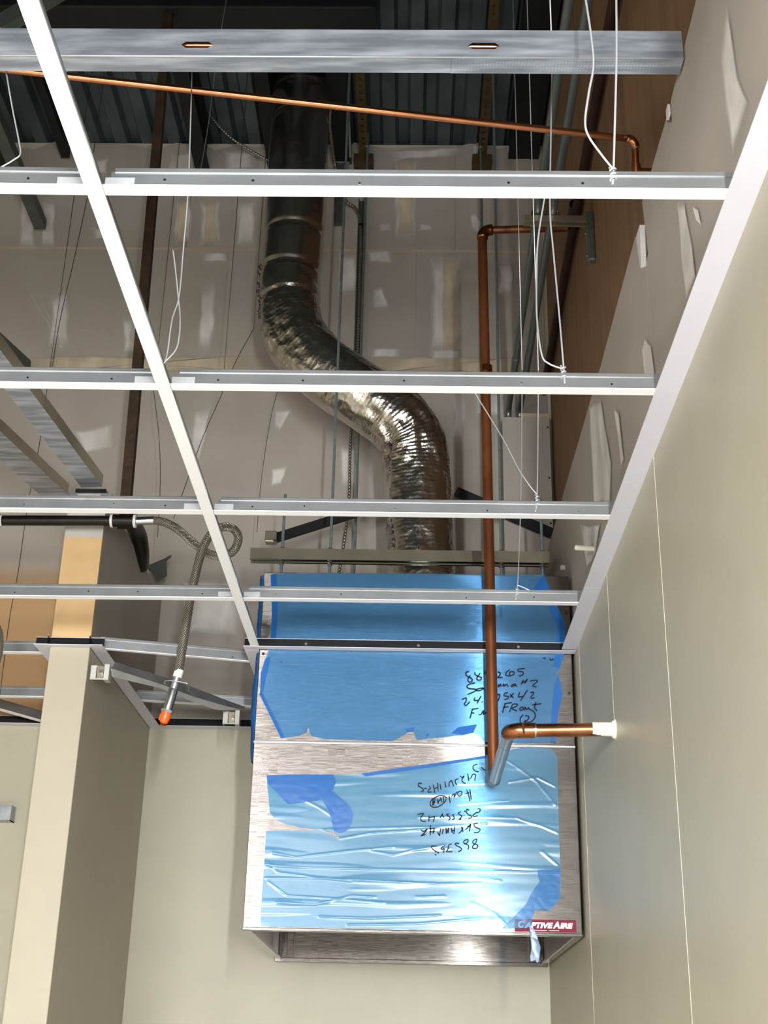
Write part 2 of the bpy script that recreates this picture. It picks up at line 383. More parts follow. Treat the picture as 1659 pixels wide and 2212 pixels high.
cb([(1012, 462), (1025, 455), (1045, 480), (1040, 510), (1020, 500)], rim=.032)
cb(rc(375, 420, 415, 535)); cb(rc(428, 425, 480, 535)); cb(rc(440, 430, 468, 535), 'compound_tan', .02); cb(rc(382, 425, 405, 535), 'compound_tan', .02)
cb(rc(510, 425, 555, 540)); cb(rc(90, 425, 120, 545)); cb(rc(40, 420, 78, 545))
cb(rc(430, 545, 497, 568), rim=.032); cb([(432, 610), (470, 605), (468, 690), (455, 770), (425, 770), (428, 680)])
cb(rc(0, 768, 600, 805), 'compound_tan'); cb(rc(780, 770, 1150, 808), 'compound_tan'); cb(rc(800, 752, 870, 775), rim=.032); cb(rc(925, 755, 1000, 780), rim=.032)
cb(rc(790, 540, 850, 570), rim=.032); cb([(805, 620), (825, 615), (845, 670), (805, 672)], rim=.032); cb(rc(730, 545, 775, 640))
cb([(110, 640), (150, 610), (150, 760), (105, 760)]); cb(rc(265, 680, 300, 770)); cb([(155, 930), (245, 915), (250, 970), (170, 985)]); cb([(195, 490), (265, 495), (260, 520), (200, 520)], rim=.032)
cb([(420, 880), (460, 870), (450, 940), (430, 1010), (410, 1000)]); cb([(595, 885), (635, 880), (605, 935), (590, 925)], rim=.032)
cb([(585, 1010), (625, 1000), (610, 1050), (585, 1055)], rim=.032); cb(rc(1020, 845, 1090, 905)); cb(rc(560, 330, 600, 400)); cb([(365, 330), (420, 325), (415, 400), (340, 400)])
cb([(480, 325), (560, 322), (555, 372), (480, 372)]); cb([(190, 345), (240, 335), (235, 380), (190, 380)]); cb([(820, 325), (1010, 318), (1000, 340), (830, 350)]); cb([(1015, 312), (1050, 312), (1045, 335), (1020, 335)], rim=.032)
cb([(380, 1250), (520, 1250), (520, 1380), (400, 1380)], rim=.06); cb([(1085, 320), (1150, 318), (1150, 350), (1100, 345)], rim=.032); cb(rc(775, 870, 830, 950)); cb(rc(975, 830, 1005, 960)); cb(rc(1075, 565, 1110, 640), rim=.032)
cb([(0, 340), (40, 335), (50, 380), (0, 385)], rim=.032); cb(rc(300, 560, 320, 760)); cb(rc(735, 960, 770, 1060))
# paper joint line
jl = MB()
a_, b_ = at(0, 553, Y=BY), at(1150, 531, Y=BY)
MB().add([(-3, YB - .001, J - .006), (.56, YB - .001, J - .006), (.56, YB - .001, J + .006), (-3, YB - .001, J + .006)], [(0, 1, 2, 3)]).build('joint_tape', 'mud_tan', wb)
for x0, x1 in ((-1.08, -.84), (-.52, -.33), (-.3, -.02)): MB().add([(x0, YB - .0016, J - .003), (x1, YB - .0016, J - .0005), (x1, YB - .0016, J + .0005), (x0, YB - .0016, J - .0015)], [(0, 1, 2, 3)]).build('red_chalk_line', 'red_tape', wb)

# right wall
wr = sroot('wall_right', (XR, 2, 0))
bx(0, (XP + .012, -4, 0), (.7, 5.1, DECK), 'backing', 'room_wall', wr)
for y0 in (-.02, 1.2, 2.42, 3.64): bx(0, (XP, y0, 2.6), (XP + .012, min(y0 + 1.218, 5.05), DECK), 'plywood_sheet', 'plywood', wr)
bx(0, (XP, -4, 2.6), (XP + .012, -.022, DECK), 'plywood_sheet', 'plywood', wr)
# FRP panels below the ceiling line
ys = (-4, -1.17, 2.485, 3.782, YB - .002)
for a, b in zip(ys[:-1], ys[1:]): bx(0, (XR - .002, a + .003, 0), (XR + .013, b - .003, H + .004), 'wall_panel', 'wall_paint', wr)
for y in ys[1:4]: bx(0, (XR - .0029, y - .005, 0), (XR + .002, y + .007, H), 'divider_strip', 'wall_paint', wr)
bx(0, (XR - .0029, 3.178, 2.33), (XR, 3.188, H), 'divider_strip', 'wall_paint', wr)
# drywall above the ceiling line, with the notch where the copper line goes in
def prism_x(poly, x0, x1):
    n = len(poly); m = MB()
    return m.add([(x0, y, z) for y, z in poly] + [(x1, y, z) for y, z in poly], [tuple(range(n)), tuple(range(n, 2 * n))[::-1]] + [(i, (i + 1) % n, n + (i + 1) % n, n + i) for i in range(n)])
def yz(px, py): p = at(px, py, X=XR); return (p.y, p.z)
nt_a, nt_b, nt_c, nt_d = yz(1387, 436), yz(1400, 545), yz(1392, 575), yz(1372, 512)
tz = 3.342
prism_x([(-4, H + .006), (nt_c[0] - .02, H + .006), (nt_c[0] - .02, nt_c[1] - .01), nt_b, nt_a, (nt_a[0] - .01, tz + .012), (2.13, tz), (2.115, tz - .055), (2.085, tz - .05), (2.08, tz + .002), (1.5, tz + .03), (-4, tz + .03)], XR, XR + .0127).build('drywall_sheet', 'drywall', wr)
prism_x([(nt_c[0] - .018, H + .006), (YB, H + .006), (YB, tz + .03), (3.9, tz + .012), (3.1, tz - .014), nt_d, (nt_d[0] - .035, tz - .12), (nt_c[0] - .018, nt_c[1] - .012)], XR, XR + .0127).build('drywall_sheet', 'drywall', wr)
prism_x([(nt_d[0] - .002, nt_d[1]), (nt_d[0] - .050, nt_d[1] - .002), (nt_d[0] - .036, tz - .13)], XR + .002, XR + .014).build('drywall_edge', 'drywall_edge', wr)
m = MB().tube([(XR + .03, 2.405, 3.36), (XR + .032, 2.42, 3.29), (XR + .034, 2.43, 3.215)], [.012, .016, .008], 10); m.build('spray_foam', 'foam', wr, smooth=True)
for z in (H + .02, 3.25): bx(0, (XR + .0135, -4, z), (XP - .001, 4.9, z + .035), 'framing_rail', 'grey_steel', wr)
bx(0, (XR - .004, 2.092, tz - .02), (XR + .001, 2.112, tz + .004), 'drywall_edge', 'drywall_edge', wr)
def cr(px, mt='compound', rim=.04): return compound('joint_compound', [at(x, y, X=XR - .0006) for x, y in px], wr, mt, (-1, 0, 0), rim)
cr([(1572, 10), (1582, 60), (1600, 160), (1625, 230), (1605, 300), (1588, 340), (1570, 250), (1558, 130)], rim=.032)
cr([(1466, 430), (1482, 430), (1500, 530), (1508, 600), (1486, 660), (1476, 560)], rim=.015); cr([(1396, 725), (1410, 745), (1420, 822), (1396, 822), (1390, 750)], rim=.012)
cr([(1275, 870), (1300, 860), (1325, 1000), (1322, 1090), (1285, 1090)], rim=.032); cr([(1330, 880), (1340, 890), (1352, 1000), (1345, 1010)], rim=.012)
cr([(1255, 1130), (1300, 1130), (1290, 1200), (1270, 1230)], rim=.03); cr([(1500, 440), (1512, 455), (1520, 490), (1508, 480)], rim=.01)
# wiring stubs and a white plastic tube through the drywall
MB().tube([(XR + .01, 3.36, 2.885), (XR - .05, 3.40, 2.905)], .0075, 10).build('plastic_tube', 'caulk', wr, smooth='auto')
MB().tube([(XR + .01, 4.07, 3.10), (XR - .012, 4.06, 3.10)], .009, 8).build('plastic_tube', 'caulk', wr, smooth='auto')
for k in range(2): MB().tube([at(1304 + k * 5, 1085, X=XR - .004), at(1311 + k * 3, 1150, X=XR - .004)], .0012, 6).build('orange_wire', 'foam', wr)

# wing wall
ww = sroot('wall_wing', (WL, YH, 0)); WT = 3.268
bx(0, (WL, YH, 0), (WR, YB - .003, H + .002), 'wall_panel', 'wing_paint', ww, bevel=.003)
ty = at(190, 1160, Y=YH).z
bx(0, (WL + .001, YH + .0012, H + .002), (WR - .001, YH + .013, ty), 'tan_board', 'tan_board', ww)
bx(0, (WL + .001, YH + .0012, ty), (WR - .001, YH + .013, WT), 'joint_compound', 'mud_white', ww)
bx(0, (WR - .0137, YH + .0135, H + .002), (WR - .001, YB - .001, WT), 'drywall_sheet', 'drywall', ww)
bx(0, (WL + .001, YH + .0135, H + .002), (WL + .0137, YB - .001, WT), 'drywall_sheet', 'drywall', ww)
bx(0, (WL + .016, YH + .014, WT - .04), (WR - .016, YB - .001, WT - .005), 'top_track', 'galv', ww)
# boxed chase in the corner at the end of the conduits
ch = sroot('wall_chase', (.46, YB, 3.2))
bx(0, (.362, 4.79, 2.80), (.556, 4.803, 4.045), 'drywall_sheet', 'drywall', ch)
bx(0, (.362, 4.804, 2.80), (.375, YB - .0005, 4.045), 'drywall_sheet', 'drywall', ch)
for x, z in ((.548, 4.0), (.548, 3.77), (.548, 3.57)): MB().tube([(x, 4.7899, z), (x, 4.788, z)], .004, 8).build('screw', 'black_metal', ch)
bx(0, (.44, 4.81, 4.03), (.555, 4.83, 4.075), 'framing_rail', 'mud_tan', ch)

# ------------------------------------------------------------------ suspended ceiling: wall angles
def angle(name, p0, p1, out, wdt, leg=.026, gap=.002):
    """L trim: flange in the ceiling plane reaching 'out' from the wall, dark leg standing against the wall"""
    p0, p1, out = Vector(p0), Vector(p1), Vector(out)
    r = sroot(name, p0)
    def pr(pts): 
        n = len(pts); m = MB(); m.add([p0 + out * a + Vector((0, 0, b)) for a, b in pts] + [p1 + out * a + Vector((0, 0, b)) for a, b in pts], [tuple(range(n))[::-1], tuple(range(n, 2 * n))] + [(i, (i + 1) % n, n + (i + 1) % n, n + i) for i in range(n)]); return m
    pr([(gap, 0), (wdt, 0), (wdt, .0018), (gap, .0018)]).build('flange', 'trim_paint', r)
    pr([(gap, .0018), (gap + .001, .0018), (gap + .001, leg), (gap, leg)]).build('leg', 'black_metal', r)
    pr([(gap - .0005, leg), (gap + .002, leg), (gap + .002, leg + .0018), (gap - .0005, leg + .0018)]).build('hem', 'trim_paint', r)
    return r
ysp = 3.283
angle('trim_1', (XR, .2, H), (XR, ysp - .0008, H), (-1, 0, 0), .048)
angle('trim_2', (XR, ysp + .0008, H), (XR, YH - .05, H), (-1, 0, 0), .048)
t3 = angle('trim_3', (HL - .047, YH, H - .0012), (XR - .003, YH, H - .0012), (0, -1, 0), .040, .034, .010)
for x in (-.33, .02, .33, .47):
    MB().tube([(x, YH - .0105, H + .018), (x, YH - .0135, H + .018)], .0045, 10).build('screw', 'solder', t3)
angle('trim_4', (HL, YH, H - .0006), (HL, YB - .05, H - .0006), (-1, 0, 0), .047, .034)
angle('trim_5', (WL - .045, YH, H - .0012), (WR + .045, YH, H - .0012), (0, -1, 0), .028, .03)
angle('trim_6', (WR, YH - .0275, H - .0006), (WR, YB - .052, H - .0006), (1, 0, 0), .045, .03)
angle('trim_7', (WL, YH - .0275, H - .0006), (WL, YB - .052, H - .0006), (-1, 0, 0), .045, .03)
angle('trim_8', (WR + .002, YB, H), (HL - .002, YB, H), (0, -1, 0), .05, .04)
angle('trim_9', (-4, YB, H), (WL - .002, YB, H), (0, -1, 0), .05, .04)

# ------------------------------------------------------------------ tees
def tee(name, p0, p1, label, z=H, group='cross tees of the ceiling grid', clips=(1, 0), inset=(.008, .002), dots=True, fw=.024):
    p0 = Vector((p0[0], p0[1], z)); p1 = Vector((p1[0], p1[1], z)); d = (p1 - p0).normalized(); L = (p1 - p0).length; sd = d.cross(Vector((0, 0, 1)))
    r = thing(name, p0, label, 'ceiling tee', group)
    h = fw / 2
    MB().sweep([(-h, 0), (h, 0), (h, .0022), (h - .001, .0026), (-h + .001, .0026), (-h, .0022)], p0, p1).build('flange', 'white_paint', r)
    a, b = p0 + d * inset[0], p1 - d * inset[1]
    wz = .034
    MB().sweep([(-.0008, .0026), (.0008, .0026), (.0008, wz), (-.0008, wz)], a, b).build('web', 'tee_web', r)
    MB().sweep([(-.0032, wz - .002), (-.0022, wz - .0032), (.0022, wz - .0032), (.0032, wz - .002), (.0032, wz + .0048), (.0022, wz + .006), (-.0022, wz + .006), (-.0032, wz + .0048)], a + d * .006, b).build('bulb', 'tee_web', r)
    for k, (e, s) in enumerate(((p0, 1), (p1, -1))):
        if clips[k]:
            q = e + d * s * .02
            MB().sweep([(-.0026, .008), (-.0014, .008), (-.0014, .022), (-.0026, .022)], e + d * s * .0005, e + d * s * .045).build('end_clip', 'wire', r)
            MB().sweep([(.0014, .008), (.0026, .008), (.0026, .022), (.0014, .022)], e + d * s * .0005, e + d * s * .045).build('end_clip', 'wire', r)
    if dots:
        random.seed(int(abs(p0.y) * 1000)); x = .09
        while x < L - .05:
            q = p0 + d * x + Vector((0, 0, random.uniform(.012, .02)))
            for s in (-1, 1):
                MB().tube([q + sd * s * .0007, q + sd * s * .0014], .0022, 8).build('punch_hole', 'black_metal' if random.random() < .6 else 'solder', r)
            x += random.uniform(.1, .24)
    return r
XM = -.4858
TY = [1.5956 + .6096 * i for i in range(4)]
tee('main_tee', (XM, .2), (XM - .0006, YH - .042), 'long white main tee running front to back left of the duct', group='main runner of the ceiling grid', clips=(0, 0), inset=(0, .002), fw=.0265)
# slots seen along the main tee's dark flank
nm = ['nearest the camera, below the copper pipe', 'second from the camera, under the duct bend', 'third from the camera, above the strut channel', 'fourth from the camera, before the blue panel']
nl = ['nearest the camera, left of main tee', 'second from the camera, left of the main tee', 'third from the camera, left of main tee over black pipe', 'fourth from the camera, left of main tee over tan board']
for i, y in enumerate(TY):
    tee('cross_tee', (XM + .0136, y), (XR - .012, y), 'white cross tee to the right, ' + nm[i], z=H + .0022)
    dy = (-.012, -.004, .004, .010)[i]
    tee('cross_tee', (XM - .0136, y), (-2.3, y + dy * 2), 'white cross tee ' + nl[i], z=H + .0022)
p = at(228, 1398, Z=H); q = at(524, 1434, Z=H)
tee('cross_tee', (WR + .012, 3.905), (HL - .010, 4.035), 'skewed galvanized cross tee between wing wall and hood, behind the hose', z=H + .0025, clips=(0, 0), fw=.016)
tee('cross_tee', (-2.3, 3.985), (WL - .012, 3.965), 'short cross tee left of the wing wall, nearer of two', z=H + .0025, clips=(0, 0))
tee('cross_tee', (WR + .012, 4.52), (HL - .010, 4.60), 'cross tee behind the sprinkler bracket, near the back wall', z=H + .0025, clips=(0, 0))
tee('cross_tee', (-2.3, 4.50), (WL - .012, 4.50), 'short cross tee left of the wing wall, further of two', z=H + .0025, clips=(0, 0))
tee('cross_tee', (-1.62, 4.54), (-1.40, 4.86), 'loose slanting tee by the back wall left of the wing wall', z=H + .0025, clips=(0, 0), dots=False)

# ------------------------------------------------------------------ exhaust hood
hood = thing('exhaust_hood', (.01, 4.4, ZB), 'stainless steel box hood half covered in blue film beside the right wall', 'exhaust hood')
def panel(name, a, b, bev=.0015):
    m = MB().box(a, b)
    ax = 0 if abs(b[0] - a[0]) > abs(b[1] - a[1]) else 1
    m.uv = lambda i, pi, v: (v.z, (v.x if ax == 0 else v.y))
    return m.build(name, 'stainless', hood, bevel=bev)
fp = panel('front_panel', (HL, YH, ZB + .004), (HR, YH + .012, ZT - .003))
panel('side_panel', (HL, YH + .012, ZB + .004), (HL + .012, YB - .012, ZE - .02)); panel('side_panel', (HR - .012, YH + .012, ZB + .004), (HR, YB - .012, ZE - .02))
bp_ = panel('back_panel', (HL + .012, YB - .030, ZB), (HR - .012, YB - .018, ZT))
panel('top_panel', (HL + .012, YH + .012, ZT), (HR - .012, YB - .03, ZT + .003))
ep = panel('enclosure_panel', (HL, YH + .0005, ZT + .003), (HR, YH + .012, ZE))
MB().box((HL - .002, YH - .003, ZT - .004), (HR + .001, YH + .003, ZT + .004)).build('seam_strip', 'solder', hood, bevel=.0015)
for a, b in (((HL - .002, YH - .003, ZB - .003), (HR + .002, YH + .020, ZB + .006)), ((HL - .002, YB - .034, ZB - .010), (HR + .002, YB - .010, ZB + .004)),
             ((HL - .002, YH + .02, ZB - .003), (HL + .022, YB - .034, ZB + .005)), ((HR - .022, YH + .02, ZB - .003), (HR + .002, YB - .034, ZB + .005))):
    panel('bottom_lip', a, b, .002)
for x in (HL + .055, HR - .055): panel('inner_bracket', (x - .012, YB - .06, ZB + .005), (x + .012, YB - .031, ZB + .35))
for x, z in ((HL + .012, 2.73), (HL + .012, 2.60), (HL + .085, 2.475), (.05, 2.482), (HR - .012, 2.88), (HR - .012, 2.62), (HR - .06, 2.705), (HL + .07, 2.705)):
    MB().tube([(x, YH - .0005, z), (x, YH - .004, z)], .004, 10).build('screw', 'dark_steel', hood)
# protective film: outlines lie on the panel, creased in relief
def filmsheet(name, px, mt, disp, base=.003, cells=90, plane=YH, solid=0):
    pts = [at(x, y, Y=plane) for x, y in px]
    bm = bmesh.new(); vs = [bm.verts.new((p.x, 0, p.z)) for p in pts]
    for tri in tessellate_polygon([[Vector((p.x, p.z, 0)) for p in pts]]): bm.faces.new([vs[i] for i in tri])
    x0, x1 = min(p.x for p in pts), max(p.x for p in pts); z0, z1 = min(p.z for p in pts), max(p.z for p in pts)
    st = max((x1 - x0), (z1 - z0)) / cells
    for k in range(1, int((x1 - x0) / st) + 1): bmesh.ops.bisect_plane(bm, geom=bm.verts[:] + bm.edges[:] + bm.faces[:], plane_co=(x0 + k * st, 0, 0), plane_no=(1, 0, 0))
    for k in range(1, int((z1 - z0) / (st * .6)) + 1): bmesh.ops.bisect_plane(bm, geom=bm.verts[:] + bm.edges[:] + bm.faces[:], plane_co=(0, 0, z0 + k * st * .6), plane_no=(0, 0, 1))
    for v in bm.verts: v.co.y = plane - base - disp(v.co.x, v.co.z)
    bm.verts.index_update(); m = MB(); m.v = [v.co.copy() for v in bm.verts]; m.f = [tuple(v.index for v in f.verts) for f in bm.faces]; bm.free()
    return m.build(name, mt, hood, smooth=True)
def ridge(v, s=1): return max(0, 1 - abs(v) / s) ** 2
def seglist(px): return [[at(x, y, Y=YH) for x, y in l] for l in px]
creases = seglist([[(590, 1843), (640, 1852), (760, 1838), (850, 1830)], [(800, 1838), (850, 1847), (900, 1836), (960, 1826)], [(575, 1868), (610, 1872), (660, 1875), (900, 1880), (1210, 1885)],
                   [(575, 1897), (700, 1898), (950, 1910), (1040, 1908)], [(700, 1793), (780, 1790), (960, 1786), (1050, 1780)], [(735, 1812), (800, 1800), (950, 1790)], [(905, 1766), (1000, 1764), (1120, 1768)],
                   [(990, 1738), (1100, 1730)], [(990, 1694), (1060, 1692)], [(690, 1980), (800, 1984), (950, 1978)], [(750, 1998), (900, 1996), (1040, 1984)], [(600, 1950), (680, 1955), (760, 1935), (810, 1938)],
                   [(1090, 1640), (1120, 1660), (1160, 1690), (1200, 1740)], [(1100, 1690), (1160, 1680), (1200, 1700)], [(1120, 1770), (1170, 1785), (1205, 1800)], [(1170, 1840), (1205, 1870)], [(1030, 1895), (1080, 1903)],
                   [(1020, 1950), (1070, 1975), (1095, 2000)], [(900, 1938), (960, 1936)], [(580, 1905), (620, 1935), (700, 1940), (830, 1950)], [(575, 1860), (600, 1885), (640, 1890), (760, 1905)], [(590, 1690), (640, 1687), (700, 1684)], [(640, 1720), (690, 1745), (720, 1765)]])
def dseg(p, a, b):
    ab = (b.x - a.x, b.z - a.z); L = ab[0] ** 2 + ab[1] ** 2
    t = max(0, min(1, ((p[0] - a.x) * ab[0] + (p[1] - a.z) * ab[1]) / L)); return math.hypot(p[0] - a.x - ab[0] * t, p[1] - a.z - ab[1] * t)
def d_low(x, z):
    d = .0006 * noise.noise((x * 3, z * 16, 1)) + .0002 * noise.noise((x * 9, z * 50, 4)) + .001 + .003 * max(0, noise.noise((x * 3.2 + .4 * z, z * 38, 9)) - .22)
    for cr_ in creases:
        if min(q.z for q in cr_) - .03 < z < max(q.z for q in cr_) + .03:
            m = min(dseg((x, z), a, b) for a, b in zip(cr_[:-1], cr_[1:]))
            if m < .006: d += .0011 * (1 - m / .006) ** 2
    return d
low = filmsheet('protective_film', [(576, 1676), (640, 1674), (720, 1674), (780, 1672), (860, 1660), (950, 1648), (1040, 1636), (1060, 1628), (1100, 1620), (1140, 1614), (1190, 1618), (1203, 1635), (1206, 1750), (1208, 1830), (1210, 1878), (1210, 1938), (1196, 1958), (1184, 1968), (1176, 1962), (1156, 1966),
     (1149, 1984), (1112, 1984), (1104, 2008), (1000, 2010), (850, 2007), (700, 2004), (565, 2001), (563, 1985), (566, 1930), (571, 1860), (575, 1795), (640, 1794), (690, 1793), (715, 1803), (731, 1812), (734, 1806), (715, 1797), (690, 1791), (650, 1788), (620, 1781), (595, 1771), (583, 1755), (578, 1700)], 'film_lower', d_low, cells=230)
def d_fold(x, z): return .003 + .001 * noise.noise((x * 7, z * 9, 2)) + .0004 * abs(noise.noise((x * 40, z * 45, 2)))
filmsheet('film_fold', [(577, 1676), (650, 1674), (720, 1674), (726, 1690), (716, 1715), (697, 1728), (660, 1733), (622, 1738), (612, 1727), (600, 1713), (580, 1697)], 'film_fold', d_fold, base=.006, cells=40)
filmsheet('film_fold', [(696, 1727), (720, 1711), (740, 1728), (755, 1742), (763, 1758), (758, 1782), (748, 1796), (735, 1800), (722, 1796), (716, 1772), (706, 1745)], 'film_fold', d_fold, base=.006, cells=40)
filmsheet('film_fold', [(780, 1672), (860, 1660), (950, 1648), (1055, 1632), (1055, 1637), (950, 1655), (860, 1668), (790, 1678)], 'film_fold', d_fold, base=.005, cells=50)
filmsheet('film_fold', [(1160, 1880), (1210, 1878), (1210, 1938), (1196, 1958), (1184, 1968), (1156, 1966), (1149, 1985), (1146, 2004), (1120, 2006), (1085, 2006), (1110, 1980), (1135, 1955), (1150, 1925), (1165, 1905)], 'film_fold', d_fold, base=.006, cells=50).data.materials[0] = M['film_thin']
filmsheet('film_fold', [(1143, 2003), (1152, 2006), (1160, 2025), (1167, 2048), (1163, 2076), (1160, 2082), (1156, 2074), (1146, 2078), (1144, 2068), (1148, 2050), (1145, 2025)], 'film_fold', d_fold, base=.008, cells=40).data.materials[0] = M['film']
def d_up(x, z):
    e = max(0, 1 - abs(x - .43) / .06) + max(0, 1 - abs(x + .45) / .05) + max(0, 1 - abs(z - ZT) / .04)
    return .001 + .0004 * noise.noise((x * 2, z * 3, 3)) + e * (.0015 + .0018 * abs(noise.noise((x * 30, z * 22, 7))))
filmsheet('protective_film', [(585, 1243), (600, 1240), (630, 1239), (900, 1240), (1175, 1242), (1180, 1262), (1192, 1288), (1208, 1320), (1222, 1350), (1220, 1385), (1217, 1420), (1210, 1440), (1206, 1458), (1212, 1480), (1215, 1500), (1208, 1530), (1203, 1560), (1201, 1603), (1120, 1606), (1046, 1604), (1035, 1590), (1022, 1584), (1000, 1589), (900, 1599), (893, 1580), (880, 1583), (862, 1594), (845, 1601), (700, 1597), (672, 1590), (666, 1572), (662, 1582), (645, 1590), (607, 1595), (585, 1548), (562, 1503), (564, 1455), (573, 1425), (583, 1400), (588, 1330)], 'film', d_up, cells=150)
for px in ([(1192, 1288), (1222, 1350), (1220, 1400), (1209, 1445), (1196, 1440), (1206, 1360), (1180, 1300)], [(1206, 1458), (1215, 1500), (1208, 1530), (1203, 1560), (1201, 1603), (1188, 1603), (1192, 1530), (1198, 1480)],
           [(585, 1243), (597, 1241), (600, 1300), (596, 1380), (590, 1400), (583, 1400), (588, 1330)], [(562, 1503), (568, 1500), (614, 1592), (607, 1595)], [(573, 1425), (584, 1420), (578, 1450), (566, 1500), (562, 1503), (564, 1455)],
           [(1175, 1242), (1192, 1288), (1180, 1300), (1140, 1300), (1160, 1262)], [(1000, 1589), (1022, 1584), (1030, 1566), (990, 1572), (975, 1585)], [(880, 1583), (893, 1580), (895, 1572), (876, 1576)]):
    filmsheet('film_fold', px, 'film_fold', d_fold, base=.005, cells=30)
# film hanging off the left flank
m = MB(); n = 26; vs = []
for k in range(n):
    t = k / (n - 1); z = 2.76 - t * .36
    wd = .012 + .016 * math.sin(t * math.pi) + .005 * noise.noise((t * 6, 0, 0))
    vs += [(HL - .003, YH + .02, z), (HL - .003 - wd * .6, YH + .035 + .01 * noise.noise((t * 9, 2, 0)), z), (HL - .006 - wd * .2, YH + .09, z)]
m.add(vs, [(3 * k + j, 3 * k + j + 1, 3 * k + j + 4, 3 * k + j + 3) for k in range(n - 1) for j in (0, 1)]); m.build('film_fold', 'film_fold', hood, smooth=True)
vs = []; m = MB()
for k in range(n):
    t = k / (n - 1); z = 3.0 - t * .22
    wd = .022 + .006 * noise.noise((t * 6, 3, 0))
    vs += [(HL - .003, YH + .02, z), (HL - .003 - wd * .6, YH + .03 + .01 * noise.noise((t * 9, 5, 0)), z), (HL - .006, YH + .09, z)]
m.add(vs, [(3 * k + j, 3 * k + j + 1, 3 * k + j + 4, 3 * k + j + 3) for k in range(n - 1) for j in (0, 1)]); m.build('film_fold', 'film_fold', hood, smooth=True)
# marker writing
def ink(strokes, ox, oy, sc, wdt, par, mt='ink', yy=YH - .0075):
    m = MB()
    for s in strokes:
        P = [at(ox + a / sc, oy + b / sc, Y=yy) for a, b in s]
        if len(P) > 2: P = smooth_path(P, 4)
        vs = []
        for i, p in enumerate(P):
            t = (P[min(i + 1, len(P) - 1)] - P[max(i - 1, 0)]); t = t.normalized() if t.length else Vector((1, 0, 0))
            nn = Vector((-t.z, 0, t.x)) * wdt / 2
            vs += [p + nn, p - nn]
        m.add(vs, [(2 * i, 2 * i + 1, 2 * i + 3, 2 * i + 2) for i in range(len(P) - 1)])
    return m.build('marker_writing', mt, par)
UP = [[[(160, 210), (115, 225), (115, 260), (150, 290), (200, 315), (205, 350), (175, 370), (145, 350), (150, 310), (180, 265)], [(250, 220), (250, 250), (290, 280), (345, 300), (340, 330), (300, 340), (275, 320), (290, 285), (325, 235)], [(465, 190), (400, 215), (400, 240), (450, 262), (460, 290), (430, 335)], [(590, 215), (625, 230), (620, 270), (590, 300), (660, 295)], [(770, 185), (720, 220), (710, 265), (760, 275), (820, 260), (835, 225), (800, 210), (765, 230), (770, 260)], [(995, 165), (900, 175), (895, 205), (960, 215), (970, 250), (930, 275), (910, 265)]],
      [[(250, 380), (160, 400), (130, 440), (170, 465), (260, 475), (270, 490), (200, 530), (140, 550)], [(380, 455), (300, 465), (270, 490), (320, 495), (375, 465), (385, 490)], [(440, 400), (430, 490)], [(470, 420), (436, 455), (475, 485)], [(520, 420), (500, 450), (530, 440), (545, 455)], [(600, 400), (605, 440), (630, 400), (640, 435)], [(660, 430), (680, 395), (690, 430), (720, 400), (745, 435)], [(860, 395), (800, 410), (800, 435), (850, 415), (875, 435)], [(975, 335), (940, 405)], [(1030, 320), (990, 390)], [(940, 375), (1030, 352)], [(1075, 350), (1170, 340), (1175, 365), (1110, 420), (1165, 440)]],
      [[(55, 630), (110, 605), (120, 640), (90, 700), (120, 715), (170, 665)], [(250, 600), (240, 640), (310, 640)], [(340, 575), (280, 690)], [(350, 660), (357, 668)], [(460, 580), (435, 610), (470, 640), (480, 670), (450, 665), (470, 610)], [(560, 565), (620, 558), (595, 650)], [(740, 525), (690, 540), (690, 575), (745, 580), (740, 615), (690, 630)], [(770, 545), (825, 605)], [(825, 535), (775, 600)], [(920, 520), (900, 590), (980, 575)], [(1030, 490), (930, 645)], [(1075, 530), (1120, 515), (1120, 545), (1085, 590), (1100, 610), (1140, 600)]],
      [[(210, 770), (175, 910)], [(205, 775), (300, 760)], [(205, 830), (240, 830)], [(305, 850), (340, 850), (380, 790), (375, 855), (420, 820), (440, 850), (470, 825)], [(700, 690), (660, 825)], [(690, 690), (800, 675)], [(670, 750), (750, 735)], [(810, 700), (765, 815)], [(810, 700), (880, 695), (870, 730), (800, 760), (880, 800)], [(960, 740), (920, 760), (930, 790), (975, 770), (960, 740)], [(985, 790), (1000, 740), (1020, 780), (1050, 750), (1055, 780)], [(1160, 670), (1140, 750), (1180, 800)], [(1100, 710), (1240, 690)]],
      [[(1060, 770), (1130, 810), (1150, 880), (1100, 950), (1000, 990), (930, 970), (930, 900), (970, 860)], [(1000, 870), (1050, 880), (1040, 930), (980, 960), (1060, 970)], [(1265, 8), (1310, 12)], [(1370, 15), (1375, 38), (1410, 36), (1412, 15)]]]
def words(l):                                  # strokes that stand together
    l = sorted(l, key=lambda q: min(p[0] for p in q)); out = []; mx = -1e9
    for q in l:
        if min(p[0] for p in q) > mx + 55: out.append([])
        out[-1].append(q); mx = max(mx, max(p[0] for p in q))
    return out
for l in UP:
    for wd_ in words(l): ink(wd_, 990, 1420, 6.9125, .0034, hood)
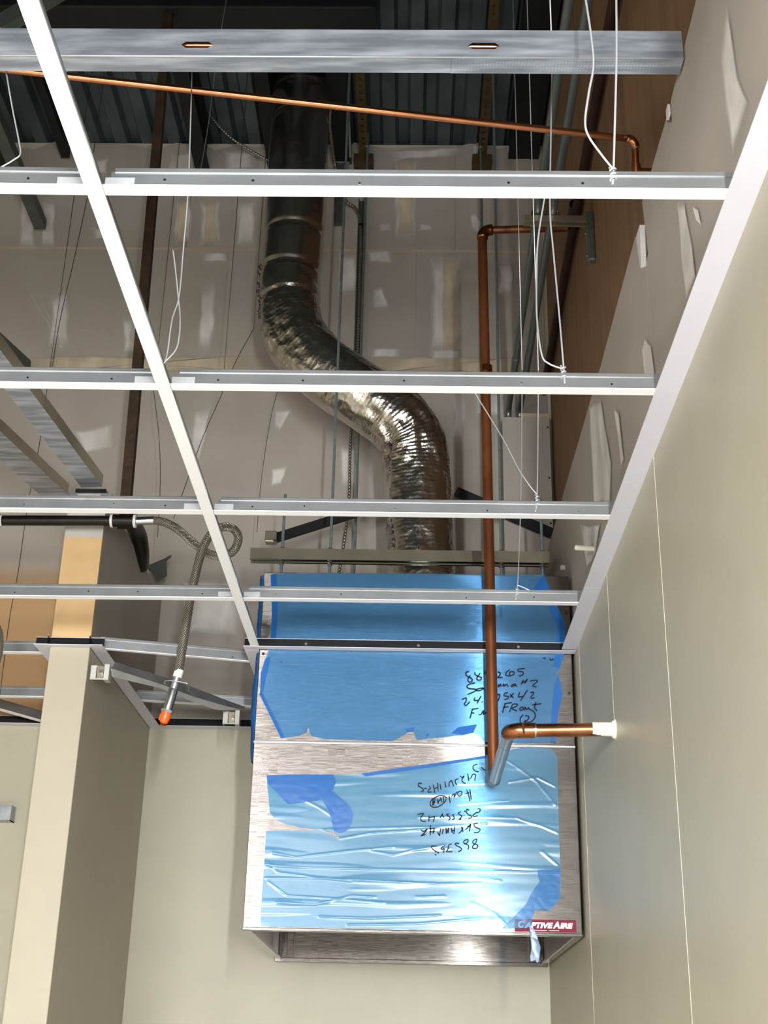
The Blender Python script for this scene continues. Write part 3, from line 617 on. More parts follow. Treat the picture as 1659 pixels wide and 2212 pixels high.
LO = [[[(1205, 380), (1180, 490)], [(1205, 380), (1150, 370), (1110, 440), (1080, 450)], [(1050, 360), (1075, 500)], [(905, 400), (945, 430), (985, 400), (940, 480), (975, 530), (1015, 540)], [(880, 460), (830, 470), (815, 520), (850, 570)], [(745, 480), (760, 530), (790, 600)], [(700, 520), (700, 610)], [(745, 480), (700, 530)], [(620, 510), (640, 620)], [(530, 560), (545, 660)], [(485, 530), (490, 690)], [(400, 570), (430, 720)], [(420, 640), (490, 620)], [(320, 590), (350, 640), (310, 660), (305, 710), (370, 700)], [(230, 640), (280, 635)], [(185, 545), (130, 540), (120, 590), (150, 610), (200, 640), (215, 680), (170, 695)]],
      [[(1090, 650), (1120, 850)], [(1030, 660), (1060, 730), (1095, 880)], [(1010, 740), (1080, 715)], [(900, 690), (860, 720), (880, 780), (930, 760), (940, 700), (900, 690)], [(840, 700), (800, 800), (790, 740), (745, 790)], [(700, 770), (720, 910)], [(660, 820), (600, 780), (500, 780), (400, 830), (345, 900), (360, 970), (430, 995), (520, 970), (610, 900), (650, 840)], [(400, 820), (390, 960)], [(440, 830), (400, 960)], [(480, 840), (500, 930)], [(540, 800), (560, 900)], [(590, 790), (600, 900)], [(385, 880), (440, 900)], [(480, 900), (545, 840)], [(1230, 180), (1160, 210), (1155, 270), (1200, 310), (1260, 325)], [(1310, 230), (1350, 280), (1390, 290)]],
      [[(1240, 1020), (1285, 1030), (1270, 1080), (1200, 1100), (1150, 1150), (1180, 1170), (1240, 1150)], [(1080, 1050), (1040, 1030), (1020, 1070), (1060, 1130), (1110, 1150), (1120, 1190), (1060, 1200)], [(990, 1055), (1000, 1080)], [(920, 1080), (870, 1110), (940, 1160), (890, 1220), (930, 1215)], [(800, 1130), (770, 1140), (800, 1200), (760, 1225)], [(700, 1120), (650, 1130), (720, 1190), (690, 1240)], [(530, 1190), (580, 1110)], [(560, 1120), (600, 1190)], [(430, 1160), (400, 1270)], [(320, 1150), (320, 1260)], [(320, 1190), (420, 1170)], [(100, 1130), (220, 1110), (170, 1180), (180, 1250), (260, 1260)]],
      [[(1240, 1290), (1170, 1310), (1200, 1370), (1285, 1410), (1240, 1470), (1170, 1470)], [(1110, 1310), (1080, 1450)], [(1110, 1310), (1010, 1420)], [(1040, 1350), (1100, 1360)], [(950, 1370), (960, 1460)], [(930, 1360), (945, 1420), (880, 1490)], [(810, 1350), (790, 1500)], [(740, 1380), (760, 1480)], [(745, 1430), (800, 1430)], [(690, 1380), (680, 1480)], [(690, 1380), (645, 1490)], [(640, 1380), (650, 1490)], [(590, 1400), (570, 1500)], [(540, 1400), (520, 1530)], [(480, 1460), (520, 1530)], [(350, 1330), (345, 1520)], [(420, 1400), (400, 1490)], [(330, 1400), (440, 1390)], [(330, 1460), (430, 1450)], [(170, 1420), (220, 1450), (290, 1400), (230, 1480), (170, 1530), (260, 1500)]],
      [[(1220, 1590), (1160, 1620), (1150, 1670), (1230, 1700), (1240, 1740), (1190, 1775), (1140, 1740), (1215, 1640), (1220, 1590)], [(1050, 1600), (990, 1620), (980, 1670), (1050, 1700), (1070, 1750), (1050, 1790)], [(1050, 1600), (1060, 1640), (1000, 1690)], [(890, 1680), (830, 1670), (820, 1700), (920, 1760), (930, 1800), (870, 1830)], [(750, 1690), (700, 1700), (680, 1780), (655, 1830), (760, 1830)], [(620, 1720), (560, 1750), (560, 1790), (610, 1780), (590, 1850)], [(470, 1730), (370, 1730), (400, 1790), (510, 1860)], [(430, 1885), (460, 1890)]]]
for l in LO:
    for wd_ in words(l): ink(wd_, 890, 1630, 8.7316, .0030, hood)
# maker's plate
p00, p11 = at(1112, 2012, Y=YH), at(1244, 1988, Y=YH)
pl = MB().box((p00.x, YH - .0022, p00.z), (p11.x, YH - .0006, p11.z)).build('maker_label', 'maroon', hood)
def text_mesh(name, body, size, loc, mt, par, shear=.25, bold=.0, sx=1):
    cu = bpy.data.curves.new('t', 'FONT'); cu.body = body; cu.size = size; cu.shear = shear; cu.offset = bold
    to = bpy.data.objects.new('t', cu); C.objects.link(to)
    dg = bpy.context.evaluated_depsgraph_get(); me = bpy.data.meshes.new_from_object(to.evaluated_get(dg))
    bpy.data.objects.remove(to); x0 = min(v.co.x for v in me.vertices); x1 = max(v.co.x for v in me.vertices)
    off = OFF[par.name]
    for v in me.vertices: v.co = Vector((loc[0] + (v.co.x - x0) * sx / (x1 - x0), loc[1], loc[2] + v.co.y)) - off
    me.name = name; o = bpy.data.objects.new(name, me); C.objects.link(o); me.materials.clear(); me.materials.append(M[mt]); o.parent = par; return o
hL = p11.z - p00.z; wL = p11.x - p00.x
text_mesh('label_lettering', 'C', hL * .72, (p00.x + wL * .055, YH - .0027, p00.z + hL * .33), 'label_white', pl, .22, .0012, wL * .10)
text_mesh('label_lettering', 'APTIVE', hL * .58, (p00.x + wL * .155, YH - .0027, p00.z + hL * .33), 'label_white', pl, .22, .0012, wL * .47)
text_mesh('label_lettering', 'A', hL * .72, (p00.x + wL * .62, YH - .0027, p00.z + hL * .33), 'label_white', pl, .22, .0012, wL * .115)
text_mesh('label_lettering', 'IRE', hL * .58, (p00.x + wL * .735, YH - .0027, p00.z + hL * .33), 'label_white', pl, .22, .0012, wL * .215)
for a, b in ((.30, .52), (.56, .72)): MB().box((p00.x + wL * a, YH - .0026, p00.z + hL * .10), (p00.x + wL * b, YH - .0022, p00.z + hL * .14)).build('label_small_print', 'label_white', pl)

# ------------------------------------------------------------------ foil duct
duct = thing('insulated_duct', (0, 4.42, ZT), 'crinkled silver foil insulated duct dropping behind the blue panel', 'duct')
YD = 4.42
cl = smooth_path([at(x, y, Y=YD + dy) for x, y, dy in [(657, 20, 0), (652, 100, 0), (649, 200, 0), (645, 340, 0), (638, 450, 0), (630, 560, 0), (626, 640, 0), (636, 720, -.01), (690, 790, -.03), (770, 846, -.04), (850, 898, -.03), (893, 958, -.01), (902, 1030, 0), (904, 1120, 0), (907, 1220, 0), (910, 1330, 0)]], 40)
L = [0]
for a, b in zip(cl[:-1], cl[1:]): L.append(L[-1] + (b - a).length)
bands = [min(range(len(cl)), key=lambda i: abs(cl[i].z - at(640, y, Y=YD).z)) for y in (210, 270, 512, 592, 657)] 
bl = [L[i] for i in bands]
m = MB(); n = 56; N = len(cl); vs = []; att = []
T = [(cl[min(i + 1, N - 1)] - cl[max(i - 1, 0)]).normalized() for i in range(N)]
nr = Vector((0, -1, 0))
for i in range(N):
    nr = (nr - T[i] * nr.dot(T[i])).normalized(); bi = T[i].cross(nr)
    bend = max(0, 1 - abs(cl[i].z - at(0, 730, Y=YD).z) / .28) + max(0, 1 - abs(cl[i].z - at(0, 935, Y=YD).z) / .25) + (.35 if cl[i].z < 3.75 else 0)
    bend = min(1, bend)
    dent = min(abs(L[i] - b) for b in bl)
    for k in range(n):
        th = 2 * math.pi * k / n; dr = nr * math.cos(th) + bi * math.sin(th)
        r = .123
        r += -.008 * max(0, 1 - dent / .02) + .0005 * math.sin(L[i] * 2 * math.pi / .016) * (.25 + bend)
        pp = Vector((math.cos(th) * 1.2, math.sin(th) * 1.2, L[i] * 2.0))
        r += .008 * noise.noise(pp * 1.2) + bend * (.014 * noise.noise(pp * 4.0) + .008 * abs(noise.noise(pp * 9)))
        vs.append(cl[i] + dr * r); att.append(.12 + .9 * bend)
m.add(vs, [(i * n + k, i * n + (k + 1) % n, (i + 1) * n + (k + 1) % n, (i + 1) * n + k) for i in range(N - 1) for k in range(n)]); m.att = att
m.build('foil_jacket', 'foil', duct, smooth=True)
for j, i in enumerate(bands[2:] + [min(range(N), key=lambda q: (cl[q] - at(790, 858, Y=YD)).length)]):
    MB().tube([cl[i] - T[i] * .006, cl[i] + T[i] * .006], .117, 40, caps=False).build('strap_band', 'foil', duct, smooth=True)
# clear edge of the jacket's taped seam and purple print
def onduct(i, th, r=.128): 
    nr2 = Vector((0, -1, 0)); nr2 = (nr2 - T[i] * nr2.dot(T[i])).normalized(); bi2 = T[i].cross(nr2)
    return cl[i] + (nr2 * math.cos(th) + bi2 * math.sin(th)) * r
ink_m = MB(); random.seed(5)
def pr_marks(z0, z1, th0, name='purple_print', cnt=22):
    m = MB(); idx = [i for i in range(N) if z1 < cl[i].z < z0]
    if not idx: return
    for q in range(cnt):
        i = idx[int(q * len(idx) / cnt)]; a = onduct(i, th0 + random.uniform(-.06, .06), .1255)
        b = a + Vector((random.uniform(-.004, .004), -.002, random.uniform(.008, .016)))
        m.tube([a, (a + b) / 2 + Vector((random.uniform(-.008, .008), 0, 0)), b], .0022, 5)
    m.build(name, 'ink_purple', duct)
sgn = 1 if onduct(100, 1.3).x < cl[100].x else -1
pr_marks(at(0, 575, Y=YD).z, at(0, 690, Y=YD).z, sgn * 1.28, cnt=26)
pr_marks(at(0, 1000, Y=YD).z, at(0, 1230, Y=YD).z, sgn * .95, cnt=18); pr_marks(at(0, 1160, Y=YD).z, at(0, 1230, Y=YD).z, sgn * .1, cnt=8)
pr_marks(at(0, 865, Y=YD).z, at(0, 895, Y=YD).z, -sgn * .25, cnt=7); pr_marks(at(0, 925, Y=YD).z, at(0, 1000, Y=YD).z, sgn * .9, cnt=12)

# ------------------------------------------------------------------ strut channel and hanger rods over the hood
YS = 4.2; zs = at(860, 1216, Y=YS).z
a, b = at(541, 1212, Y=YS), at(1186, 1221, Y=YS)
st = thing('strut_channel', (a.x, YS, zs), 'zinc strut channel hung level on rods just above the blue panel', 'strut channel')
sv = Vector((0, 0, 0))
pf = [(-.0205, 0), (-.011, 0), (-.011, .007), (-.013, .007), (-.013, .002), (-.0185, .002), (-.0185, .039), (.0185, .039), (.0185, .002), (.013, .002), (.013, .007), (.011, .007), (.011, 0), (.0205, 0), (.0205, .041), (-.0205, .041)]
MB().sweep(pf, (a.x, YS, zs), (b.x, YS, zs)).build('channel', 'strut_zinc', st)
for sg in (-1, 1): MB().box((a.x, YS + sg * .0158 - .0052, zs - .0008), (b.x, YS + sg * .0158 + .0052, zs + .0004)).build('lip', 'solder', st)
rods = [(-.288, 5.55, 2.47, 'long threaded rod hanging left of the duct bend'), (.305, 5.55, 2.47, 'long threaded rod hanging just right of the upright copper pipe'), (-.456, 3.417, 2.47, 'short threaded rod at the left end of the strut channel'), (.447, 3.41, 2.47, 'short threaded rod at the right end of the strut channel')]
for x, zt, zb_, lb in rods:
    r = thing('threaded_rod', (x, YS, zb_), lb, 'rod', 'hanger rods of the hood')
    MB().tube([(x, YS, zb_), (x, YS, zt)], .0052, 10).build('rod', 'rod', r, smooth='auto')
    for z in (zs - .012, zs + .0415): MB().tube([(x, YS, z), (x, YS, z + .009)], .0095, 6).build('nut', 'solder', r)
    MB().box((x - .02, YS - .019, zs + .0412), (x + .02, YS + .019, zs + .0432)).build('washer', 'strut_zinc', st)
for x, lb in ((-.232, 'rear threaded rod beside the armoured cable'), (.285, 'rear threaded rod behind the upright copper pipe')):
    r = thing('threaded_rod', (x, 4.78, 3.0), lb, 'rod', 'hanger rods of the hood')
    MB().tube([(x, 4.78, 2.47), (x, 4.78, 5.50)], .006, 10).build('rod', 'rod', r, smooth='auto')
    MB().tube([(x, 4.78, 5.425), (x, 4.78, 5.437)], .011, 6).build('nut', 'solder', r)
# perforated angles under the deck
for x, lb in ((-.252, 'perforated brown angle under the deck, right of the duct'), (.295, 'perforated brown angle under the deck, near the plywood')):
    r = thing('perforated_angle', (x, 4.2, 5.45), lb, 'angle iron', 'perforated angles under the deck')
    m = MB(); y = 3.0
    while y < 4.86:
        m.cell((x - .02, y, 5.444), (1, 0, 0), (0, 1, 0), .04, .042, .016, .016); y += .042
    m.build('perforated_leg', 'angle_brown', r, solid=.003)
    MB().box((x + .018, 3.0, 5.444), (x + .021, 4.87, 5.484)).build('upright_leg', 'angle_brown', r)
    MB().box((x - .045, 4.85, 5.40), (x + .045, YB - .001, 5.443)).build('end_plate', 'angle_brown', r)

# ------------------------------------------------------------------ roof framing
def purlin(name, x0, x1, z0, y0, y1, label, mt='dark_steel', top=DECK):
    r = thing(name, ((x0 + x1) / 2, y0, z0), label, 'purlin', 'dark purlins under the deck')
    MB().box((x0, y0, z0), (x1, y1, z0 + .012)).build('bottom_flange', mt, r); MB().box(((x0 + x1) / 2 - .008, y0, z0 + .012), ((x0 + x1) / 2 + .008, y1, top - .012)).build('web', mt, r)
    MB().box((x0, y0, top - .012), (x1, y1, top - .001)).build('top_flange', mt, r); return r
purlin('roof_purlin', -1.035, -.97, 5.38, 2.5, YB - .002, 'black purlin ending on the back wall left of the duct')
purlin('roof_purlin', -.70, -.64, 5.40, 2.5, YB - .002, 'black purlin just left of the foil duct under the deck')
purlin('roof_purlin', -.40, -.31, 5.45, 2.5, YB - .002, 'black purlin just right of the foil duct under the deck')
purlin('roof_purlin', .42, .56, 5.47, 2.5, YB - .002, 'wide black purlin against the plywood wall under the deck')
r = thing('steel_channel', (-1.71, 4.3, 5.0), 'grey steel channel ending on the back wall far left', 'channel')
MB().sweep([(-.025, 0), (.025, 0), (.025, .05), (.021, .05), (.021, .004), (-.021, .004), (-.021, .05), (-.025, .05)], (-1.70, 2.6, 5.02), (-1.71, 4.87, 5.02)).build('channel', 'grey_steel', r)
r = thing('steel_channel', (-1.88, 4.3, 5.2), 'dark steel channel under the deck at the left edge', 'channel')
MB().sweep([(-.03, 0), (.03, 0), (.03, .06), (.026, .06), (.026, .004), (-.026, .004), (-.026, .06), (-.03, .06)], (-1.86, 2.6, 5.26), (-1.86, 4.87, 5.26)).build('channel', 'dark_steel', r)
r = thing('steel_channel', (-1.55, 4.3, 5.3), 'small dark purlin tail by the deck edge, far left', 'channel')
MB().sweep([(-.02, 0), (.02, 0), (.012, .1), (-.012, .1)], (-1.62, 2.6, 5.43), (-1.645, 4.88, 5.43)).build('channel', 'dark_steel', r)
r = thing('roof_beam', (-2, 3.88, 5.3), 'dark square beam crossing under the deck at the top edge', 'beam')
MB().box((-4, 3.81, 5.30), (-.172, 3.94, 5.44)).build('beam', 'dark_steel', r, bevel=.006)
MB().box((-.19, 3.805, 5.295), (-.17, 3.945, 5.45)).build('end_plate', 'dark_steel', r)
r = thing('roof_brace', (-1.9, 3, 4.9), 'pale galvanized brace slanting across the top left corner', 'brace')
pa, pb = at(-60, 110, Y=3.0), at(170, -30, Y=3.0)
MB().sweep([(-.02, 0), (.02, 0), (.02, .05), (.016, .05), (.016, .004), (-.016, .004), (-.016, .05), (-.02, .05)], pa, pb).build('channel', 'grey_steel', r)

# ------------------------------------------------------------------ galvanized stud across the plenum
YT = 1.935; zt0 = at(700, 122, Y=YT).z; zt1 = at(700, 72, Y=YT).z
zt1 = zt0 + .066
s1 = thing('steel_stud', (-.35, YT, zt0), 'galvanized steel stud with slotted knockouts spanning above the grid', 'stud')
kx = [at(425, 103, Y=YT).x, at(1045, 97, Y=YT).x]
x = -1.5; web = MB(); xr = XR - .004
edges = [x]
for k in kx: edges += [k - .05, k + .05]
edges.append(xr)
for i in range(len(edges) - 1):
    w_ = edges[i + 1] - edges[i]
    if i % 2 == 1: web.cell((edges[i], YT, zt0), (1, 0, 0), (0, 0, 1), w_, zt1 - zt0, .062, .016, .5, .42)
    else: web.quad((edges[i], YT, zt0), (w_, 0, 0), (0, 0, zt1 - zt0))
web.build('web', 'galv_stud', s1, solid=.0012)
xs_ = at(975, 140, Y=YT).x
for x0, x1 in ((-1.5, xs_), (xs_ + .0005, xr)):
    MB().box((x0, YT - .0006, zt0 - .0012 - (.0006 if x0 > -1 else 0)), (x1, YT + .042, zt0)).build('flange', 'galv_stud', s1)
MB().box((-1.5, YT + .0408, zt0), (xr, YT + .042, zt0 + .009)).build('lip', 'galv_stud', s1)
MB().tube([(-1.5, YT + .0005, zt0 - .0002), (xr, YT + .0005, zt0 - .0002)], .0021, 8).build('edge_highlight', 'wire', s1, smooth=True)  # bright tube standing in for the highlight along the stud's bend
MB().box((-1.5, YT, zt1), (xr, YT + .042, zt1 + .0012)).build('flange', 'galv_stud', s1)
m = MB()
for i in range(70):
    for j in range(5):
        xx = xs_ + .01 + i * .006
        if xx < xr - .01: m.tube([(xx, YT + .006 + j * .007, zt0 - .0018), (xx, YT + .006 + j * .007, zt0 - .0026)], .0014, 5)
o = m.build('dimples', 'galv_stud', s1); o['kind'] = 'stuff'
r = thing('copper_branch', (-.4, YT + .025, zt0 + .012), 'thin copper line lying inside the steel stud, seen through its slots', 'copper pipe')
MB().tube([(-1.5, YT + .020, zt0 + .044), (.49, YT + .020, zt0 + .044)], .0079, 12).build('pipe', 'copper_bright', r, smooth='auto')

# ------------------------------------------------------------------ copper pipes
r = thing('copper_water_line', (.5, 2.43, 3.5), 'bright copper pipe slanting across the upper plenum to an elbow', 'copper pipe')
pR = at(1352, 299, X=.49); pL = at(150, 165, Z=pR.z + .02); dL = (pL - pR)
corner = pR + (pR - pL).normalized() * .022; dn = at(1383, 372, Y=corner.y + .03); dn.x = corner.x + .004
MB().tube([pR, pR + dL * 1.25], .0082, 16).build('pipe', 'copper_bright', r, smooth='auto')
MB().tube(arc(pR, corner, dn, .02), .0105, 16).build('elbow', 'copper', r, smooth=True)
d = (dn - corner).normalized()
MB().tube([corner + d * .018, dn], .0082, 14).build('pipe', 'copper', r, smooth='auto')
MB().tube([dn - d * .02, dn + d * .014], .0108, 14).build('tee_fitting', 'copper', r, smooth='auto'); MB().tube([dn, dn + Vector((.07, 0, 0))], .0105, 14).build('tee_fitting', 'copper', r, smooth='auto')
for pp in (corner - (pR - pL).normalized() * .022, corner + d * .021): MB().tube([pp - d * .0015, pp + d * .0015], .0110, 14).build('solder_ring', 'solder', r)

pb_ = at(1068, 1692, Y=3.8); ztop = at(1040, 497, Y=3.8).z; px_ = .236; zl = pb_.z + .004; yw = 3.173
r = thing('copper_drain_pipe', (px_, 3.8, zl), 'thick brown copper pipe dropping in front of the hood and turning into the right wall', 'copper pipe')
R_ = .0165
top = Vector((px_ - .008, 3.8, ztop)); bot = Vector((px_ + .008, 3.8, zl)); far = Vector((.527, 3.8, ztop + .012))
MB().tube([bot + Vector((0, 0, .02)), top - Vector((0, 0, .03))], R_, 24).build('riser', 'copper_dark', r, smooth='auto')
MB().tube(arc(bot, top, far, .036), R_ + .003, 24).build('elbow', 'copper', r, smooth=True)
MB().tube([top + Vector((.03, 0, 0)), far], R_ * .82, 20).build('upper_run', 'copper_dark', r, smooth='auto')
cplz = at(1048, 798, Y=3.8).z; MB().tube([(px_ + .001, 3.8, cplz - .012), (px_ + .001, 3.8, cplz + .012)], R_ + .003, 22).build('coupling', 'copper', r, smooth='auto')
near = Vector((px_ + .008, yw + .005, zl - .002)); wall = Vector((XR - .004, yw, zl + .004))
MB().tube(arc(bot + Vector((0, 0, .2)), bot, near, .034), R_ + .0015, 24).build('elbow', 'silver_grey', r, smooth=True)
MB().tube([bot + Vector((0, -.03, 0)), near + Vector((0, .03, 0))], R_ - .0005, 24).build('nipple', 'silver_grey', r, smooth='auto')
MB().tube(arc(bot, near, wall, .038), R_ + .0028, 24).build('elbow', 'copper', r, smooth=True)
MB().tube([near + Vector((.02, 0, 0)), near + Vector((.062, 0, .001))], R_ + .0028, 24).build('socket', 'copper', r, smooth='auto')
MB().tube([near + Vector((.062, 0, .001)), near + Vector((.0655, 0, .001))], R_ + .0032, 24).build('solder_ring', 'solder', r)
MB().tube([near + Vector((.06, 0, .001)), wall], R_, 24).build('wall_run', 'copper', r, smooth='auto')
MB().tube([wall - Vector((.055, 0, 0)), wall - Vector((.002, 0, 0))], [R_ + .0005, R_ + .0012], 20).build('masking_wrap', 'caulk', r, smooth='auto')
MB().tube([wall - Vector((.006, 0, 0)), wall + Vector((.003, 0, 0))], [R_ + .004, R_ + .010], 18).build('caulk_ring', 'caulk', r, smooth=True)

# dark pipe along the plywood
pa, pb = at(1325, 0, X=.55), at(1182, 810, X=.55)
r = thing('dark_iron_pipe', (.55, 4, 4.3), 'dark brown iron pipe running along the plywood wall', 'pipe')
MB().tube([(pa.x, 2.2, pa.z + .02), (pb.x, YB - .01, pb.z)], .0165, 16).build('pipe', 'dark_pipe', r, smooth='auto')
MB().tube([(.55, 3.74, 4.335), (.55, 3.86, 4.33)], .021, 16).build('fitting', 'black_pipe', r, smooth='auto')
MB().tube([(.55, 3.8, 4.33), (.548, 3.8, ztop + .012)], .021, 14).build('fitting', 'black_pipe', r, smooth='auto')
# conduits
for x, z, lb in ((.392, 4.115, 'galvanized conduit running back above the strut bracket, further from the plywood'), (.440, 4.112, 'galvanized conduit running back above the strut bracket, nearer the plywood')):
    r = thing('conduit', (x, 3.5, z), lb, 'conduit', 'conduits beside the plywood')
    e = Vector((x, 4.855, z)); d_ = Vector((x, 4.855, 3.9))
    MB().tube([(x - .004, 2.2, z)] + arc((x, 2, z), e, d_, .05) + [d_], .0135, 14).build('tube', 'conduit', r, smooth='auto')
    for y in (3.10, 3.30 if x > .42 else 4.42): MB().tube([(x, y, z), (x, y + .035, z)], .0158, 14).build('coupling', 'conduit', r, smooth='auto')
yb_ = 3.50
r = thing('strut_bracket', (XP, yb_, 4.05), 'short strut arm bolted to the plywood under the conduits', 'bracket')
MB().sweep([(a_ * .8, b_ * .52) for a_, b_ in pf], (.345, yb_, 4.076), (.545, yb_, 4.076)).build('arm', 'strut_zinc', r)
MB().box((.546, yb_ - .012, 3.93), (.5715, yb_ + .012, 4.12)).build('back_plate', 'conduit', r, bevel=.006)
for x in (.392, .440): MB().tube([(x - .022, yb_, 4.098), (x - .018, yb_, 4.125), (x, yb_, 4.1325), (x + .018, yb_, 4.125), (x + .022, yb_, 4.098)], .0028, 6).build('pipe_clamp', 'solder', r)
for z in (3.955, 4.04): MB().tube([(.545, yb_, z), (.541, yb_, z)], .006, 6).build('bolt', 'solder', r)

# ------------------------------------------------------------------ cables
def cable(name, pts, rad, label, mt='flex_cable', rib=True):
    r = thing(name, pts[-1], label, 'cable'); P = smooth_path(pts, 24 if rib else 8)
    if rib:
        Q = [P[0]]; 
        for p in P[1:]:
            while (p - Q[-1]).length > .0035: Q.append(Q[-1] + (p - Q[-1]).normalized() * .0035)
        rs = [rad * (1 + .14 * (1 if (i // 2) % 2 else -1)) for i in range(len(Q))]
        MB().tube(Q, rs, 8).build('armour', mt, r, smooth=True)
    else: MB().tube(P, rad, 8).build('armour', mt, r, smooth=True)
    return r
YC = 4.86
cab = cable('armoured_cable', [at(x, y, Y=Y_) for x, y, Y_ in [(738, -20, 4.3), (724, 150, 4.4), (717, 210, 4.5), (713, 260, 4.6), (716, 300, 4.7), (725, 360, YC), (745, 430, YC), (768, 450, YC), (779, 490, YC), (777, 600, YC), (773, 740, YC), (765, 850, YC), (757, 960, YC), (754, 1080, YC), (742, 1180, YC), (732, 1240, YC)]], .0062, 'armoured flexible cable dropping down the back wall right of the duct')
for y in (203, 278, 488): q = at(718 if y < 400 else 779, y, Y=4.5 if y < 250 else 4.65 if y < 400 else YC); MB().tube([q, q + Vector((0, 0, .008))], .012, 8).build('cable_tie', 'black_metal', cab)
cable('armoured_cable', [at(x, y, Y=Y_) for x, y, Y_ in [(430, 205, 4.75), (440, 222, 4.75), (455, 250, 4.75), (490, 290, 4.78), (530, 318, 4.8), (580, 346, 4.82), (640, 370, 4.84)]], .006, 'armoured cable sagging from the black purlin towards the duct')
r = thing('wall_channel', (-.26, 4.9, 4.4), 'narrow grey channel fixed down the back wall behind the cable', 'channel')
xa = at(777, 600, Y=4.9).x; MB().sweep([(-.016, -.012), (.016, -.012), (.016, .012), (.012, .012), (.012, -.008), (-.012, -.008), (-.012, .012), (-.016, .012)], (xa, 4.905, at(0, 425, Y=4.9).z), (xa + .002, 4.905, at(0, 795, Y=4.9).z), (0, -1, 0)).build('channel', 'grey_steel', r)
r = thing('wall_channel', (-.35, 4.9, 5.1), 'short doubled grey channel high on the back wall beside the duct', 'channel')
for xx in (727, 739): q = at(xx, 485, Y=4.9); MB().sweep([(-.011, -.012), (.011, -.012), (.011, .012), (-.011, .012)], (q.x, 4.9, q.z), (q.x - .004, 4.9, 5.42), (0, -1, 0)).build('channel', 'grey_steel', r)
r = thing('grey_drop_rod', (-.27, 4.5, 5.3), 'grey rod ending in a black tip beside the long hanger rod', 'rod')
q0, q1 = at(745, -10, Y=4.3), at(757, 340, Y=4.75)
MB().tube([q0, q1], .0065, 10).build('rod', 'conduit', r, smooth='auto'); MB().tube([q1, q1 + (q1 - q0).normalized() * .03], .005, 8).build('tip', 'black_metal', r)

# ------------------------------------------------------------------ sprinkler line
YP = 3.80; zp = at(250, 1125, Y=YP).z
r = thing('sprinkler_main', (-1.1, YP, zp), 'black steel sprinkler pipe passing in front of the tan board', 'pipe')
xA, xB = at(258, 1125, Y=YP).x, at(292, 1125, Y=YP).x
MB().tube([(at(2, 1128, Y=YP).x, YP, zp - .004), (xA - .02, YP, zp)], .0165, 18).build('pipe', 'black_pipe', r, smooth='auto')
MB().tube([(at(2, 1128, Y=YP).x - .9, YP, zp - .006), (at(0, 1128, Y=YP).x, YP, zp - .004)], .021, 18).build('elbow', 'black_pipe', r, smooth='auto')
MB().tube([(at(1, 1128, Y=YP).x, YP, zp - .004), (at(5, 1128, Y=YP).x, YP, zp - .004)], .019, 16).build('sealing_tape', 'ptfe', r)
MB().tube([(xA - .025, YP, zp), (xB - .003, YP, zp)], .020, 18).build('coupling', 'black_pipe', r, smooth='auto')
for x in (at(242, 1125, Y=YP).x, xB): MB().tube([(x - .004, YP, zp), (x + .004, YP, zp)], .0215, 16).build('sealing_tape', 'ptfe', r)
r = thing('rusty_post', (-.94, YP + .06, zp + .03), 'rust-brown steel post rising straight up to the deck left of the duct', 'post')
q0, q1 = at(272, 1085, Y=YP + .06), at(352, 170, Y=YP + .06)
dd = (q1 - q0); q2 = q0 + dd * ((DECK - q0.z) / dd.z); q0 = q0 - dd.normalized() * .10
MB().sweep([(-.0165, -.0165), (.0165, -.0165), (.0165, -.012), (-.012, -.012), (-.012, .0165), (-.0165, .0165)], q0, q2, (0, 1, 0)).build('angle', 'rust', r)
# flexible drop
hs = thing('sprinkler_hose', at(290, 1125, Y=YP), 'braided steel sprinkler hose looping down to an orange capped head', 'hose')
path = [(333, 1124, 3.80), (360, 1130, 3.80), (390, 1148, 3.80), (420, 1175, 3.79), (450, 1196, 3.78), (480, 1201, 3.77), (505, 1189, 3.76), (515, 1162, 3.75), (503, 1142, 3.74), (480, 1139, 3.72), (455, 1155, 3.72), (436, 1190, 3.73), (424, 1235, 3.75), (412, 1290, 3.77), (402, 1350, 3.79), (394, 1400, 3.80), (385, 1455, 3.81)]
P = smooth_path([at(x, y, Y=Y_) for x, y, Y_ in path], 12)
m = MB(); m.tube(P, .0135, 16); LL = [0]
for a, b in zip(P[:-1], P[1:]): LL.append(LL[-1] + (b - a).length)
def huv(i, pi, v):
    ring = min(i // 16, len(P) - 1); k = i % 16
    nxt = (pi % 16) == 15 and k == 0
    return ((1 if nxt else k / 16) * .085, LL[ring])
m.uv = huv; m.build('braided_hose', 'braid', hs, smooth=True)
MB().tube([(xB, YP, zp), P[0]], .0135, 16).build('ferrule', 'solder', hs, smooth='auto')
e0 = P[-1]; e1 = at(359, 1542, Y=3.82); dd = (e1 - e0).normalized()
MB().tube([e0 - dd * .012, e0 + dd * .012], .0142, 16).build('paper_label', 'paper', hs, smooth='auto')
MB().tube([e0 + dd * .012, e1 - dd * .075], .0112, 16).build('reducer_tube', 'galv', hs, smooth='auto')
MB().tube([e1 - dd * .078, e1 - dd * .072, e1 - dd * .01], [.013, .0145, .0145], 16).build('reducer', 'solder', hs, smooth='auto')
MB().tube([e1 - dd * .012, e1 - dd * .004], .019, 6).build('hex_nut', 'galv', hs)
cp = MB().tube([e1 - dd * .004, e1 + dd * .008, e1 + dd * .026, e1 + dd * .030], [.0155, .0165, .0125, .008], 14).build('orange_cap', 'orange_plastic', hs, smooth='auto')
for k in range(3):
    an = k * 1.1 - 1.4; off = Vector((math.sin(an), -math.cos(an), 0)) * .0155
    MB().tube([e1 + off, e1 + off + dd * .02], .0022, 6).build('cap_rib', 'orange_plastic', cp)
MB().tube([e1 + dd * .028, e1 + dd * .036], [.006, .010], 12).build('deflector', 'brass', hs)
